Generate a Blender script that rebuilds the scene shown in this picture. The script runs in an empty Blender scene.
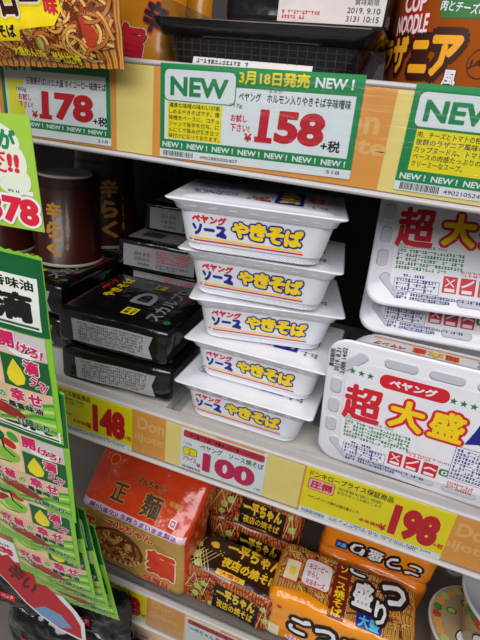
import bpy, math, random
from mathutils import Vector, Matrix, Euler, noise
random.seed(7)
C = bpy.context.scene.collection
R = math.radians

# ------------------------------------------------------------------ materials
def lin(c):
    return tuple(((x/255)/12.92 if x/255 <= .04045 else ((x/255+.055)/1.055)**2.4) for x in c)
MATS = {}
def M(name, rgb=None, rough=.5, metal=0., bump=0., bscale=60., vary=0., coat=0., emis=0.):
    """procedural principled material, made once per name"""
    if name in MATS: return MATS[name]
    m = bpy.data.materials.new(name); m.use_nodes = True; MATS[name] = m
    nt = m.node_tree; b = nt.nodes['Principled BSDF']
    c = lin(rgb) + (1,)
    b.inputs['Base Color'].default_value = c
    b.inputs['Roughness'].default_value = rough
    b.inputs['Metallic'].default_value = metal
    b.inputs['Coat Weight'].default_value = coat
    b.inputs['Coat Roughness'].default_value = .12
    tc = nt.nodes.new('ShaderNodeTexCoord')
    n = nt.nodes.new('ShaderNodeTexNoise'); n.inputs['Scale'].default_value = bscale
    n.inputs['Detail'].default_value = 3
    nt.links.new(tc.outputs['Object'], n.inputs['Vector'])
    v = vary if vary else .03
    r = nt.nodes.new('ShaderNodeValToRGB')
    r.color_ramp.elements[0].position = .3; r.color_ramp.elements[1].position = .7
    r.color_ramp.elements[0].color = tuple(x*(1-v) for x in c[:3]) + (1,)
    r.color_ramp.elements[1].color = tuple(min(1, x*(1+v)) for x in c[:3]) + (1,)
    nt.links.new(n.outputs['Fac'], r.inputs['Fac']); nt.links.new(r.outputs['Color'], b.inputs['Base Color'])
    if bump:
        bp = nt.nodes.new('ShaderNodeBump'); bp.inputs['Strength'].default_value = bump
        bp.inputs['Distance'].default_value = .004
        nt.links.new(n.outputs['Fac'], bp.inputs['Height']); nt.links.new(bp.outputs['Normal'], b.inputs['Normal'])
        if coat: nt.links.new(bp.outputs['Normal'], b.inputs['Coat Normal'])
    return m

def noodle_mat(name, cols, scale=55., dist=9., rough=.25, rot=0.):
    """printed photograph of noodles: twisted strands in the given colours"""
    m = bpy.data.materials.new(name); m.use_nodes = True; MATS[name] = m
    nt = m.node_tree; b = nt.nodes['Principled BSDF']
    b.inputs['Roughness'].default_value = rough; b.inputs['Coat Weight'].default_value = .4
    tc = nt.nodes.new('ShaderNodeTexCoord'); mp = nt.nodes.new('ShaderNodeMapping')
    mp.inputs['Rotation'].default_value = (rot, rot, rot)
    w = nt.nodes.new('ShaderNodeTexWave'); w.inputs['Scale'].default_value = scale
    w.inputs['Distortion'].default_value = dist; w.inputs['Detail'].default_value = 2
    w.inputs['Detail Scale'].default_value = .45
    n = nt.nodes.new('ShaderNodeTexNoise'); n.inputs['Scale'].default_value = scale*.55
    r = nt.nodes.new('ShaderNodeValToRGB'); e = r.color_ramp.elements
    e[0].color = lin(cols[0]) + (1,); e[1].color = lin(cols[-1]) + (1,)
    for i, c in enumerate(cols[1:-1]):
        x = e.new((i+1)/(len(cols)-1)); x.color = lin(c) + (1,)
    mix = nt.nodes.new('ShaderNodeMath'); mix.operation = 'MULTIPLY_ADD'
    mix.inputs[1].default_value = .72
    sc = nt.nodes.new('ShaderNodeMath'); sc.operation = 'MULTIPLY'; sc.inputs[1].default_value = .4
    L = nt.links.new
    L(tc.outputs['Object'], mp.inputs['Vector']); L(mp.outputs['Vector'], w.inputs['Vector']); L(mp.outputs['Vector'], n.inputs['Vector'])
    L(n.outputs['Fac'], sc.inputs[0]); L(w.outputs['Fac'], mix.inputs[0]); L(sc.outputs[0], mix.inputs[2])
    L(mix.outputs[0], r.inputs['Fac']); L(r.outputs['Color'], b.inputs['Base Color'])
    return m

def clear_mat(name, tint=(246, 249, 249), gloss=.09, rough=.08):
    m = bpy.data.materials.new(name); m.use_nodes = True; MATS[name] = m
    nt = m.node_tree; nt.nodes.remove(nt.nodes['Principled BSDF'])
    out = nt.nodes['Material Output']
    t = nt.nodes.new('ShaderNodeBsdfTransparent'); t.inputs['Color'].default_value = lin(tint) + (1,)
    g = nt.nodes.new('ShaderNodeBsdfGlossy'); g.inputs['Roughness'].default_value = rough
    lw = nt.nodes.new('ShaderNodeLayerWeight'); lw.inputs['Blend'].default_value = .12
    ad = nt.nodes.new('ShaderNodeMath'); ad.operation = 'MULTIPLY_ADD'; ad.inputs[1].default_value = .3; ad.inputs[2].default_value = gloss
    mx = nt.nodes.new('ShaderNodeMixShader'); L = nt.links.new
    n = nt.nodes.new('ShaderNodeTexNoise'); n.inputs['Scale'].default_value = 14
    bp = nt.nodes.new('ShaderNodeBump'); bp.inputs['Strength'].default_value = .25; bp.inputs['Distance'].default_value = .01
    L(n.outputs['Fac'], bp.inputs['Height']); L(bp.outputs['Normal'], g.inputs['Normal'])
    L(lw.outputs['Fresnel'], ad.inputs[0]); L(ad.outputs[0], mx.inputs[0])
    L(t.outputs[0], mx.inputs[1]); L(g.outputs[0], mx.inputs[2]); L(mx.outputs[0], out.inputs['Surface'])
    return m

WHITE = M('white_card', (236, 236, 238), .45)
FOAM = M('white_foam_plastic', (228, 230, 236), .38, bump=.05, bscale=40)
LID = M('white_film_lid', (232, 234, 240), .22, bump=.12, bscale=28, coat=.3)
PAD = M('embossed_grey', (200, 203, 212), .35)
BLACKINK = M('black_ink', (22, 20, 22), .5)
DARKINK = M('dark_grey_ink', (70, 70, 80), .5)
REDINK = M('red_ink', (212, 30, 48), .45)
PRICERED = M('price_red_ink', (205, 24, 40), .4)
BLUEINK = M('blue_ink', (26, 34, 140), .45)
YELINK = M('yellow_ink', (246, 214, 20), .45)
GREENINK = M('green_ink', (22, 128, 62), .45)
CARDGREEN = M('card_green', (24, 138, 74), .4)
CARDYEL = M('card_yellow', (250, 226, 20), .4)
CARDLEMON = M('card_lemon', (246, 240, 60), .4)
PINKRED = M('pinkish_red_ink', (206, 44, 60), .45)
ORANGESTRIP = M('strip_orange', (240, 158, 72), .4)
ORANGELT = M('strip_orange_letter', (246, 184, 110), .4)
YELSTRIP = M('strip_yellow', (250, 220, 130), .4)
RAIL = M('rail_plastic', (190, 186, 184), .35, bump=.03)
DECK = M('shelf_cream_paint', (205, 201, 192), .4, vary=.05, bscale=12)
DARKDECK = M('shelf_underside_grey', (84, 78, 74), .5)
BACKP = M('back_panel_brown', (46, 38, 36), .6, vary=.1, bscale=9)
BLACKFILM = M('black_shrink_film', (16, 15, 18), .16, bump=.5, bscale=26, coat=.6)
BLACKFLAT = M('black_carton', (20, 19, 22), .45)
GREYLABEL = M('grey_print_label', (168, 166, 170), .45)
CLEAR = clear_mat('clear_plastic')
COVER = clear_mat('clear_rail_cover', gloss=.012, rough=.12)

# ------------------------------------------------------------------ mesh builder
class MB:
    def __init__(s): s.v = []; s.f = []; s.m = []; s.mats = []; s.sm = []
    def mi(s, mat):
        if mat not in s.mats: s.mats.append(mat)
        return s.mats.index(mat)
    def add(s, vs, fs, mat, smooth=False):
        o = len(s.v); k = s.mi(mat); s.v += [tuple(v) for v in vs]
        for f in fs: s.f.append(tuple(i+o for i in f)); s.m.append(k); s.sm.append(smooth)
    def box(s, x0, x1, y0, y1, z0, z1, mat):
        vs = [(x, y, z) for z in (z0, z1) for y in (y0, y1) for x in (x0, x1)]
        s.add(vs, [(0, 2, 3, 1), (4, 5, 7, 6), (0, 1, 5, 4), (2, 6, 7, 3), (0, 4, 6, 2), (1, 3, 7, 5)], mat)
    def loft(s, rings, mat, smooth=True, cap=(True, True), capmat=None):
        n = len(rings[0]); vs = [p for r in rings for p in r]; fs = []
        for i in range(len(rings)-1):
            for j in range(n):
                a, b = i*n+j, i*n+(j+1) % n
                fs.append((a, b, b+n, a+n))
        s.add(vs, fs, mat, smooth)
        if cap[0]: s.add(rings[0], [tuple(range(n))[::-1]], mat)
        if cap[1]: s.add(rings[-1], [tuple(range(n))], capmat or mat)
    def build(s, name, parent=None, xf=None):
        me = bpy.data.meshes.new(name); me.from_pydata(s.v, [], s.f); me.update()
        for m in s.mats: me.materials.append(m)
        me.polygons.foreach_set('material_index', s.m); me.polygons.foreach_set('use_smooth', s.sm)
        o = bpy.data.objects.new(name, me); C.objects.link(o)
        if parent: o.parent = parent
        return o

def rrect(hx, hy, r, z, n=5, flute=0, fn=0, dy=0):
    r = min(r, hx-.0005, hy-.0005); pts = []
    for k, (sx, sy) in enumerate(((1, 1), (-1, 1), (-1, -1), (1, -1))):
        for i in range(n+1):
            a = k*math.pi/2 + i/n*math.pi/2
            pts.append(((hx-r)*sx + r*math.cos(a), (hy-r)*sy + r*math.sin(a) + dy, z))
    if fn:
        out = []
        for i, p in enumerate(pts):
            q = pts[(i+1) % len(pts)]; L = math.dist(p, q); m = max(1, int(L/(flute/2)))
            for j in range(m): out.append(tuple(p[c]+(q[c]-p[c])*j/m for c in range(3)))
        pts = out
    return pts
def circ(r, z, n=48, cx=0, cy=0): return [(cx+r*math.cos(2*math.pi*i/n), cy+r*math.sin(2*math.pi*i/n), z) for i in range(n)]

# ------------------------------------------------------------------ printing
_tc = {}
def glyphs(s, off):
    key = (s, off)
    if key in _tc: return _tc[key]
    cjk = any(ord(ch) > 0x2000 for ch in s)
    if (cjk and off >= .012) or off >= .04:                      # heavy strokes: the glyph repeated around a small circle
        P, F = glyphs(s, 0 if cjk else min(off*.55, .039)); off = off if cjk else off-min(off*.55, .039); n = 5 if off < .03 else ((8 if off < .08 else 12) if cjk else 20); v = []; f = []
        for k in range(n+1):
            dx, dy = (0, 0) if k == n else (off*math.cos(2*math.pi*k/n), off*math.sin(2*math.pi*k/n))
            o = len(v); v += [(x+dx, y+dy, .0065*k) for x, y in P]; f += [tuple(i+o for i in q) for q in F]
        _tc[key] = (v, f); return _tc[key]
    c = bpy.data.curves.new('t', 'FONT'); c.body = s; c.size = 1; c.resolution_u = 2 if cjk else 4; c.offset = 0 if cjk else off
    o = bpy.data.objects.new('t', c); C.objects.link(o)
    dg = bpy.context.evaluated_depsgraph_get(); dg.update()
    me = bpy.data.meshes.new_from_object(o.evaluated_get(dg))
    r = ([(v.co.x, v.co.y) for v in me.vertices], [tuple(p.vertices) for p in me.polygons])
    bpy.data.meshes.remove(me); bpy.data.objects.remove(o); bpy.data.curves.remove(c)
    _tc[key] = r
    return r
FLAT = lambda x, y, h: (x, y, h)
class Print:
    """inks laid on a surface; fn(x, y, h) gives the place of print coordinate (x, y) lifted by h; units mm"""
    def __init__(s, mb, fn=FLAT, lmax=0, h=.2): s.mb = mb; s.fn = fn; s.l = lmax; s.h = h
    def put(s, pts, faces, mat, h):
        h = (s.h+h)/1000
        if s.l:
            tr = []
            for f in faces:
                for i in range(1, len(f)-1): tr.append((pts[f[0]], pts[f[i]], pts[f[i+1]]))
            out = []
            while tr:
                a, b, c = tr.pop(); e = [(math.dist(a[:2], b[:2]), 0), (math.dist(b[:2], c[:2]), 1), (math.dist(c[:2], a[:2]), 2)]
                L, k = max(e)
                if L > s.l:
                    t = (a, b, c); p, q, r_ = t[k], t[(k+1) % 3], t[(k+2) % 3]
                    m = tuple((u+v_)/2 for u, v_ in zip(p, q)); tr += [(p, m, r_), (m, q, r_)]
                else: out.append((a, b, c))
            vs = []; fs = []
            for t in out: fs.append((len(vs), len(vs)+1, len(vs)+2)); vs += t
            pts, faces = vs, fs
        s.mb.add([s.fn(p[0]/1000, p[1]/1000, h+(p[2]/1000 if len(p) > 2 else 0)) for p in pts], faces, mat)
    def text(s, t, x0, y0, x1, y1, mat, bold=0., h=.3, rot=0., skew=0., outline=(), vert=False):
        """fit text t into the box; outline = ((offset, mat), ...) from widest in"""
        if vert: t = '\n'.join(t)
        base, bf = glyphs(t, bold)
        xs = [p[0] for p in base]; ys = [p[1] for p in base]
        X0, X1, Y0, Y1 = min(xs), max(xs), min(ys), max(ys)
        sx = (x1-x0)/(X1-X0); sy = (y1-y0)/(Y1-Y0); cx, cy = (x0+x1)/2, (y0+y1)/2
        ca, sa = math.cos(R(rot)), math.sin(R(rot))
        def tf(P):
            o = []
            for q in P:
                x, y = q[0], q[1]
                x = (x-X0)*sx-(x1-x0)/2; y = (y-Y0)*sy-(y1-y0)/2; x += y*skew
                o.append((cx+x*ca-y*sa, cy+x*sa+y*ca, q[2] if len(q) > 2 else 0.))
            return o
        for i, (off, m) in enumerate(outline):
            P, F = glyphs(t, bold+off); s.put(tf(P), F, m, h+.16*i)
        s.put(tf(base), bf, mat, h+.16*len(outline))
    def rect(s, x0, y0, x1, y1, mat, h=.1, r=0, skew=0.):
        if r:
            pts = []
            for k, (sx, sy) in enumerate(((1, 1), (-1, 1), (-1, -1), (1, -1))):
                for i in range(5):
                    a = k*math.pi/2+i/4*math.pi/2
                    pts.append(((x0+x1)/2+((x1-x0)/2-r)*sx+r*math.cos(a), (y0+y1)/2+((y1-y0)/2-r)*sy+r*math.sin(a)))
        else: pts = [(x0, y0), (x1, y0), (x1, y1), (x0, y1)]
        pts = [(x+(y-y0)*skew, y) for x, y in pts]
        s.put(pts, [tuple(range(len(pts)))], mat, h)
    def poly(s, pts, mat, h=.15): s.put(pts, [tuple(range(len(pts)))], mat, h)
    def ell(s, cx, cy, rx, ry, mat, h=.15, n=24, rot=0):
        ca, sa = math.cos(R(rot)), math.sin(R(rot))
        s.poly([(cx+rx*math.cos(t)*ca-ry*math.sin(t)*sa, cy+rx*math.cos(t)*sa+ry*math.sin(t)*ca) for t in [2*math.pi*i/n for i in range(n)]], mat, h)
    def blob(s, cx, cy, r, mat, h=.15, n=11, j=.35, asp=1.):
        s.poly([(cx+r*(1-j*random.random())*math.cos(2*math.pi*i/n), cy+asp*r*(1-j*random.random())*math.sin(2*math.pi*i/n)) for i in range(n)], mat, h)
    def star(s, cx, cy, r, mat, h=.3):
        P = [(cx+(r if i % 2 == 0 else r*.42)*math.sin(math.pi*i/5), cy+(r if i % 2 == 0 else r*.42)*math.cos(math.pi*i/5)) for i in range(10)]
        s.put(P+[(cx, cy)], [(i, (i+1) % 10, 10) for i in range(10)], mat, h)
    def line(s, pts, w, mat, h=.2):
        for (a, b) in zip(pts, pts[1:]):
            L = math.dist(a, b) or 1; nx, ny = -(b[1]-a[1])/L*w/2, (b[0]-a[0])/L*w/2
            s.put([(a[0]-nx, a[1]-ny), (b[0]-nx, b[1]-ny), (b[0]+nx, b[1]+ny), (a[0]+nx, a[1]+ny)], [(0, 1, 2, 3)], mat, h)
    def micro(s, x0, y0, x1, y1, rows, mat, h=.25, fill=.95, skew=0.):
        """rows of print too small to read: every character a pair of strokes"""
        p = (y1-y0)/rows; g = p*.72
        for r_ in range(rows):
            y = y1-(r_+1)*p+p*.14; x = x0; xe = x0+(x1-x0)*(fill if r_ < rows-1 else random.uniform(.5, fill))
            while x < xe-g:
                sh = (y-y0)*skew
                if random.random() > .07:
                    k = random.random(); w = g*.86
                    if k < .7: s.rect(x+sh, y+g*.62, x+w+sh, y+g*.84, mat, h)
                    if k > .15: s.rect(x+w*random.uniform(.1, .6)+sh, y, x+w*random.uniform(.62, .85)+sh, y+g, mat, h)
                    if k > .35: s.rect(x+sh, y+g*.05, x+w+sh, y+g*.28, mat, h)
                x += g
    def barcode(s, x0, y0, x1, y1, mat=None):
        x = x0
        while x < x1:
            w = random.choice((.35, .5, .8)); s.rect(x, y0, x+w, y1, mat or BLACKINK, .2); x += w+random.choice((.4, .6, .9))
    def noodles(s, x0, y0, x1, y1, n, cols, w=2., h=.2, steps=26):
        for i in range(n):
            x, y = random.uniform(x0, x1), random.uniform(y0, y1); a = random.choice((0, .5, -.4, 1.3, 1.8, 3, 2.6))+random.uniform(-.4, .4); k = random.uniform(-.12, .12); P = [(x, y)]
            for _ in range(steps):
                k = max(-.3, min(.3, k+random.uniform(-.07, .07))); a += k; x += w*.85*math.cos(a); y += w*.85*math.sin(a)
                if not (x0 < x < x1 and y0 < y < y1): break
                P.append((x, y))
            if len(P) > 4:
                c = random.choice(cols[1:]); hh = h+.003*i
                s.ribbon(P, w*1.35, cols[0], hh); s.ribbon(P, w, c, hh+.0015)
    def ribbon(s, P, w, mat, h):
        L, Rr = [], []
        for i, p in enumerate(P):
            a, b = P[max(0, i-1)], P[min(len(P)-1, i+1)]; d = math.dist(a, b) or 1
            nx, ny = -(b[1]-a[1])/d*w/2, (b[0]-a[0])/d*w/2; L.append((p[0]+nx, p[1]+ny)); Rr.append((p[0]-nx, p[1]-ny))
        n = len(P); s.mb.add([s.fn(x/1000, y/1000, (s.h+h)/1000) for x, y in L+Rr], [(n+i, n+i+1, i+1, i) for i in range(n-1)], mat)

# ------------------------------------------------------------------ object helpers
def tag(o, label, cat, group=None, kind=None):
    if label: o['label'] = label
    if cat: o['category'] = cat
    if group: o['group'] = group
    if kind: o['kind'] = kind
    return o
def thing(name, label, cat, loc=(0, 0, 0), rot=(0, 0, 0), group=None):
    o = bpy.data.objects.new(name, None); C.objects.link(o); o.empty_display_size = .02
    o.location = loc; o.rotation_euler = tuple(R(a) for a in rot)
    return tag(o, label, cat, group)
def dup(root, label, loc, rot, group=None):
    c = root.copy(); C.objects.link(c); c.location = loc; c.rotation_euler = tuple(R(a) for a in rot)
    tag(c, label, None, group)
    for ch in list(root.children):
        d = ch.copy(); C.objects.link(d); d.parent = c; d.matrix_parent_inverse = ch.matrix_parent_inverse.copy()
        for g in list(ch.children):
            e = g.copy(); C.objects.link(e); e.parent = d
    return c

# rounded, slightly wrinkled box or bag; centre of its base at the origin
def softbox(w, d, h, r=.008, amp=.0012, fq=28., seed=0., warp=None):
    H = (w/2, d/2, h/2)
    def S(p, off=0.):
        inn = Vector([max(-(H[i]-r), min(H[i]-r, p[i])) for i in range(3)])
        q = Vector(p)-inn; L = q.length
        n = q/L if L > 1e-9 else Vector((0, 0, 1))
        a = amp*noise.noise(Vector((p[0]*fq+seed, p[1]*fq, p[2]*fq+seed*.7)))+amp*.6*noise.noise(Vector((p[0]*fq*2.7+seed, p[1]*fq*2.7, p[2]*fq*2.7)))
        c = inn+n*(r+off+a); c = (c[0], c[1], c[2]+h/2)
        return warp(c) if warp else c
    return S, H
def softbox_mesh(mb, S, H, mats, n=26):
    """mats: front, back, left, right, top, bottom"""
    fr = lambda k: -1+2*k/n
    for k, (ax, sg, m) in enumerate(((1, -1, 0), (1, 1, 1), (0, -1, 2), (0, 1, 3), (2, 1, 4), (2, -1, 5))):
        vs = []; a, b = [i for i in range(3) if i != ax]
        for i in range(n+1):
            for j in range(n+1):
                p = [0, 0, 0]; p[ax] = sg*H[ax]; p[a] = fr(i)*H[a]; p[b] = fr(j)*H[b]; vs.append(S(p))
        fs = [(i*(n+1)+j, (i+1)*(n+1)+j, (i+1)*(n+1)+j+1, i*(n+1)+j+1) for i in range(n) for j in range(n)]
        if (sg > 0) == (ax == 1): fs = [f[::-1] for f in fs]
        mb.add(vs, fs, mats[m], True)
def face_front(S, H): return lambda x, y, h: S((x, -H[1], y-H[2]), h)            # x from centre, y up from the base
def face_top(S, H): return lambda x, y, h: S((x, y-H[1], H[2]), h)              # y from the front edge back
def face_top90(S, H): return lambda x, y, h: S((-(y-H[0])*-1 if 0 else (H[0]-y)*1., x-H[1], H[2]), h)  # reads front to back, top of letters to the left
def face_left(S, H): return lambda x, y, h: S((-H[0], -x, y-H[2]), h)
def face_right(S, H): return lambda x, y, h: S((H[0], x, y-H[2]), h)

# pillow bag, face in its x-y plane, front towards +z, base (bottom crimp) at y = 0
def pillow(w, h, t, seal=.008, amp=.0015, fq=30., seed=0., bend=0.):
    def Z(x, y):
        u = min(1, abs(x)/(w/2)); yy = (y-h/2)/(h/2-seal); v = min(1, abs(yy))
        f = max(0, 1-u**3.2)**.6*max(0, 1-v**4)**.75
        z = t/2*f+amp*noise.noise(Vector((x*fq+seed, y*fq, seed)))*min(1, f*3+.15)+amp*.6*noise.noise(Vector((x*fq*2.5+seed, y*fq*2.5, seed)))
        return z
    fn = lambda x, y, hh: (x, y, Z(x, y)+hh+bend*((y/h)**2))
    bk = lambda x, y, hh: (x, y, -Z(x, y)*.9-.0006+bend*((y/h)**2))
    return fn, bk
def pillow_mesh(mb, fn, bk, w, h, mat, n=34, zig=.0012):
    vs = []; 
    def xy(i, j):
        x = -w/2+w*i/n; y = h*j/n
        if j in (0, n): y += zig*(1 if i % 2 else -1)
        return x, y
    for F, flip in ((fn, False), (bk, True)):
        vs = [F(*xy(i, j), 0) for i in range(n+1) for j in range(n+1)]
        fs = [(i*(n+1)+j, (i+1)*(n+1)+j, (i+1)*(n+1)+j+1, i*(n+1)+j+1) for i in range(n) for j in range(n)]
        mb.add(vs, [f[::-1] for f in fs] if flip else fs, mat, True)

# ================================================================== THE PLACE
# ---- room
mb = MB(); mb.box(-2.4, 2.6, -3.2, .9, -.02, 0, M('floor_vinyl', (170, 165, 158), .35, vary=.06, bscale=3)); tag(mb.build('floor'), None, None, kind='structure')
mb = MB(); mb.box(-2.4, 2.6, .86, .9, 0, 3.0, M('wall_paint', (120, 112, 106), .7)); tag(mb.build('wall_back'), None, None, kind='structure')
mb = MB(); mb.box(-2.4, 2.6, -3.2, .9, 3.0, 3.03, M('ceiling_tile', (215, 213, 208), .8)); tag(mb.build('ceiling'), None, None, kind='structure')

# ---- gondola shelving
DEPTH = .44
shelf = thing('store_shelf_unit', 'cream metal supermarket shelf unit holding all the noodle packs, with price rails along the edges', 'shelving', (0, DEPTH, 0))
X0, X1 = -1.0, .9
def part(name, mb, parent, label=None):
    o = mb.build(name, parent)
    if label: o['label'] = label
    return o
def spart(name, mb):
    o = mb.build(name); o.parent = shelf; o.location = (0, -DEPTH, 0); return o
mb = MB(); mb.box(X0, X1, DEPTH-.012, DEPTH, 0, 2.0, BACKP)
spart('back_panel', mb)
for x in (-.46, .14):
    mb = MB(); mb.box(x-.02, x+.02, DEPTH-.032, DEPTH-.012, 0, 2.0, M('upright_dark_steel', (70, 64, 60), .4))
    for i in range(60):
        for sx in (-.009, .009): mb.box(x+sx-.0025, x+sx+.0025, DEPTH-.0335, DEPTH-.0318, .6+i*.025, .6+i*.025+.014, BLACKFLAT)
    spart('upright', mb)
LOWDECK = M('shelf_paint_shaded', (128, 120, 114), .45, vary=.05, bscale=12)  # lower boards: shade from the shelf above put into a darker deck colour
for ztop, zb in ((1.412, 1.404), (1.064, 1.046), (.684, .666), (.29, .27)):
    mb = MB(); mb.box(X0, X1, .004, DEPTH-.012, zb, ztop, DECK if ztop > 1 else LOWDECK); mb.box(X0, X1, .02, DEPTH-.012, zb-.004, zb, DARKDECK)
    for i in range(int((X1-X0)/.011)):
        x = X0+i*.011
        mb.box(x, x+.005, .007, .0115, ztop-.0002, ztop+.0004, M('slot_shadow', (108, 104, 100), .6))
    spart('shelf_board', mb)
def rail(z0, z1, lip):
    mb = MB()
    mb.box(X0, X1, .001, .004, z0, z1, RAIL)
    # bottom flange, rounded, and top lip
    mb.loft([[(x, -.003+.0045*math.cos(a), z0-.001+.0028*math.sin(a)) for a in [2*math.pi*i/12 for i in range(12)]] for x in (X0, X1)], RAIL)
    mb.loft([[(x, .0025+.004*math.cos(a), z1+.0005+.003*math.sin(a)) for a in [2*math.pi*i/12 for i in range(12)]] for x in (X0, X1)], RAIL)
    if lip > z1+.004: mb.box(X0, X1, .0015, .0075, z1, lip, RAIL)
    return spart('price_rail', mb)
rail(1.386, 1.474, 1.474); rail(.984, 1.058, 1.0705); rail(.612, .686, .692)

mb = MB(); mb.box(X0, X1, .0045, .0057, .684, .709, CLEAR); spart('front_guard', mb)
# ---- printed strips inside the rails (orange and yellow panels)
def strip(name, z0, z1, x0, x1, segs, lab):
    mb = MB(); mb.box(x0, x1, -.0004, .001, z0, z1, ORANGESTRIP)
    pr = Print(mb, lambda x, y, h: (x, -h-.0004, y), h=.05)
    for a, b in segs: pr.rect(a, z0*1000, b, z1*1000, YELSTRIP, .05)
    return mb, pr
mb, pr = strip('a', 1.3885, 1.472, -.70, .40, ((-305, -262), (-12-17, 60), (-650, -560)), '')
pr.text('Don', -92, 1434, -38, 1455, ORANGELT, .03, .1); pr.text('Quijote', -126, 1413, -28, 1432, ORANGELT, .03, .1)
tag(mb.build('rail_strip'), 'orange and yellow printed strip in the top price rail behind the NEW cards', 'shelf strip')
mb, pr = strip('a', .9865, 1.0565, -.70, .40, ((-232, -160), (-94, -42), (-500, -410)), '')
for x in (-278, 136):
    pr.text('Don', x+2, 1028, x+44, 1048, ORANGELT, .03, .1); pr.text('Quijote', x-28, 1004, x+44, 1022, ORANGELT, .03, .1)
tag(mb.build('rail_strip'), 'orange and yellow printed strip in the middle price rail below the white trays', 'shelf strip')
mb, pr = strip('a', .614, .6845, -.70, .40, ((-183, -120), (-500, -400)), '')
pr.text('Don', -245, 666, -203, 682, ORANGELT, .03, .1); pr.text('Quijote', -247, 640, -195, 655, ORANGELT, .03, .1)
tag(mb.build('rail_strip'), 'orange and yellow printed strip in the lowest price rail, bottom left of the picture', 'shelf strip')
# clear plastic fronts of the rails
for z0, z1, w in ((1.387, 1.474, 'top'), (.985, 1.058, 'middle'), (.613, .686, 'lowest')):
    mb = MB(); mb.box(X0, X1, -.0032, -.0026, z0, z1, COVER)
    o = mb.build('rail_cover'); tag(o, 'clear plastic cover strip over the %s price rail' % w, 'rail cover')

# ---- price cards
def card(name, label, w, h, org, base, rot=0.):
    t = thing(name, label, 'price card', org, (0, -rot, 0))
    mb = MB(); mb.box(0, w/1000, -.0008, -.0001, 0, h/1000, base); part('card', mb, t)
    return t
def onc(): 
    mb = MB(); return mb, Print(mb, lambda x, y, h: (x, -.0008-h, y), h=.05)
def new_strip(pr, x0, x1, y0, y1, n=8):
    pr.rect(x0, y0, x1, y1, CARDGREEN, .08); s = (x1-x0-4)/n
    for i in range(n): pr.text('NEW !', x0+3+i*s, y0+1.8, x0+3+i*s+s*.82, y1-1.8, WHITE, .03, .15)
# 158
t = card('price_card', 'white and green NEW price card reading 158 in red, centre of the top rail', 197, 86, (-.252, -.0008, 1.3895), WHITE, 1.4)
mb, pr = onc()
pr.rect(0, 8, 197, 86, CARDGREEN, .03); pr.rect(5, 17.5, 191.5, 69, WHITE, .08)
part('green_border', mb, t)
mb, pr = onc(); new_strip(pr, 0, 197, 8.2, 17, 7); part('slogan_strip', mb, t)
mb, pr = onc()
pr.rect(4, 53, 80, 82, CARDGREEN, .1, 5); pr.rect(5, 54, 79, 81, WHITE, .14, 5); pr.text('NEW', 11, 58, 72, 75, CARDGREEN, .04, .2); part('new_badge', mb, t)
mb, pr = onc(); pr.text('3月18日発売', 82, 72.5, 149, 84, YELINK, .035, .2); pr.text('NEW !', 154, 73.5, 188, 82, WHITE, .03, .2); part('date_banner', mb, t)
mb, pr = onc()
pr.rect(8.5, 18.5, 67, 52.5, CARDYEL, .12)
for i, s in enumerate(('濃厚な味噌の味わいが楽', 'しめるやきそばです。唐', '味噌をベースに、コチュ', 'ジャンで旨辛を付与、に', 'んにくで旨みが引き立つ', '味付けになっております。')):
    pr.text(s, 10, 47.3-i*5.6, 64.5 if i < 5 else 65.5, 51.8-i*5.6, BLACKINK, .012, .2)
part('description_panel', mb, t)
mb, pr = onc()
pr.text('ペヤング　ホルモン入りやきそば辛味噌味', 83, 58, 188, 66, BLACKINK, .02, .2); pr.text('まるか', 112, 68-1.2, 125, 70-.2, DARKINK, .01, .2)
pr.text('117g', 75, 51.5, 87, 55.5, DARKINK, .01, .2); pr.text('お試し', 76, 39.5, 93, 46.5, REDINK, .03, .2); pr.text('下さい!', 76, 31, 96, 38, REDINK, .03, .2)
part('product_text', mb, t)
mb, pr = onc(); pr.text('¥', 91, 23, 99, 30.5, PRICERED, .04, .2); pr.text('158', 105, 24.5, 168, 53, PRICERED, .052, .2, skew=.05); pr.rect(101.5, 23.6, 119, 28.5, PRICERED, .35); part('price_figures', mb, t)
mb, pr = onc(); pr.barcode(4, 1.6, 37, 6.6); pr.text('4902885005407', 45, 2, 86, 5, BLACKINK, .0, .2)
part('barcode_print', mb, t)
mb, pr = onc(); pr.text('318', 174, 3, 187, 6, DARKINK, .0, .2); part('date_print', mb, t)
mb, pr = onc(); pr.text('+税', 166, 21.5, 184, 31.5, BLACKINK, .03, .2); part('tax_print', mb, t)
# 178
t = card('price_card', 'green bordered card reading 178 in red under the hanging noodle packet', 141, 84, (-.452, -.0008, 1.390), WHITE, .6)
mb, pr = onc(); pr.rect(0, 8, 141, 84, CARDGREEN, .03); pr.rect(5, 16, 136, 66, WHITE, .08); pr.rect(8, 17, 30, 56, CARDLEMON, .1) ; part('green_border', mb, t)
mb, pr = onc(); new_strip(pr, 0, 141, 8.2, 16, 5); part('slogan_strip', mb, t)
mb, pr = onc()
pr.rect(4, 62, 42, 80, WHITE, .1, 4); pr.text('NEW', 8, 65, 38, 77, CARDGREEN, .04, .2)
pr.rect(22, 34, 40, 50, WHITE, .14)
pr.text('日清焼そばU.F.O.大盛 ホイコーロー味焼そば', 35, 52.5, 136, 60, BLACKINK, .02, .2); pr.text('180g', 20, 44, 34, 49, DARKINK, .01, .2)
pr.text('お試し', 22, 36, 40, 43, REDINK, .03, .2); pr.text('下さい!', 22, 28.5, 41, 35, REDINK, .03, .2); part('product_text', mb, t)
mb, pr = onc(); pr.text('¥', 39, 19, 47, 26.5, PRICERED, .04, .2); pr.text('178', 53, 20, 120, 47.5, PRICERED, .052, .2, skew=.05); pr.rect(49, 19.2, 66, 24, PRICERED, .35); part('price_figures', mb, t)
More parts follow.
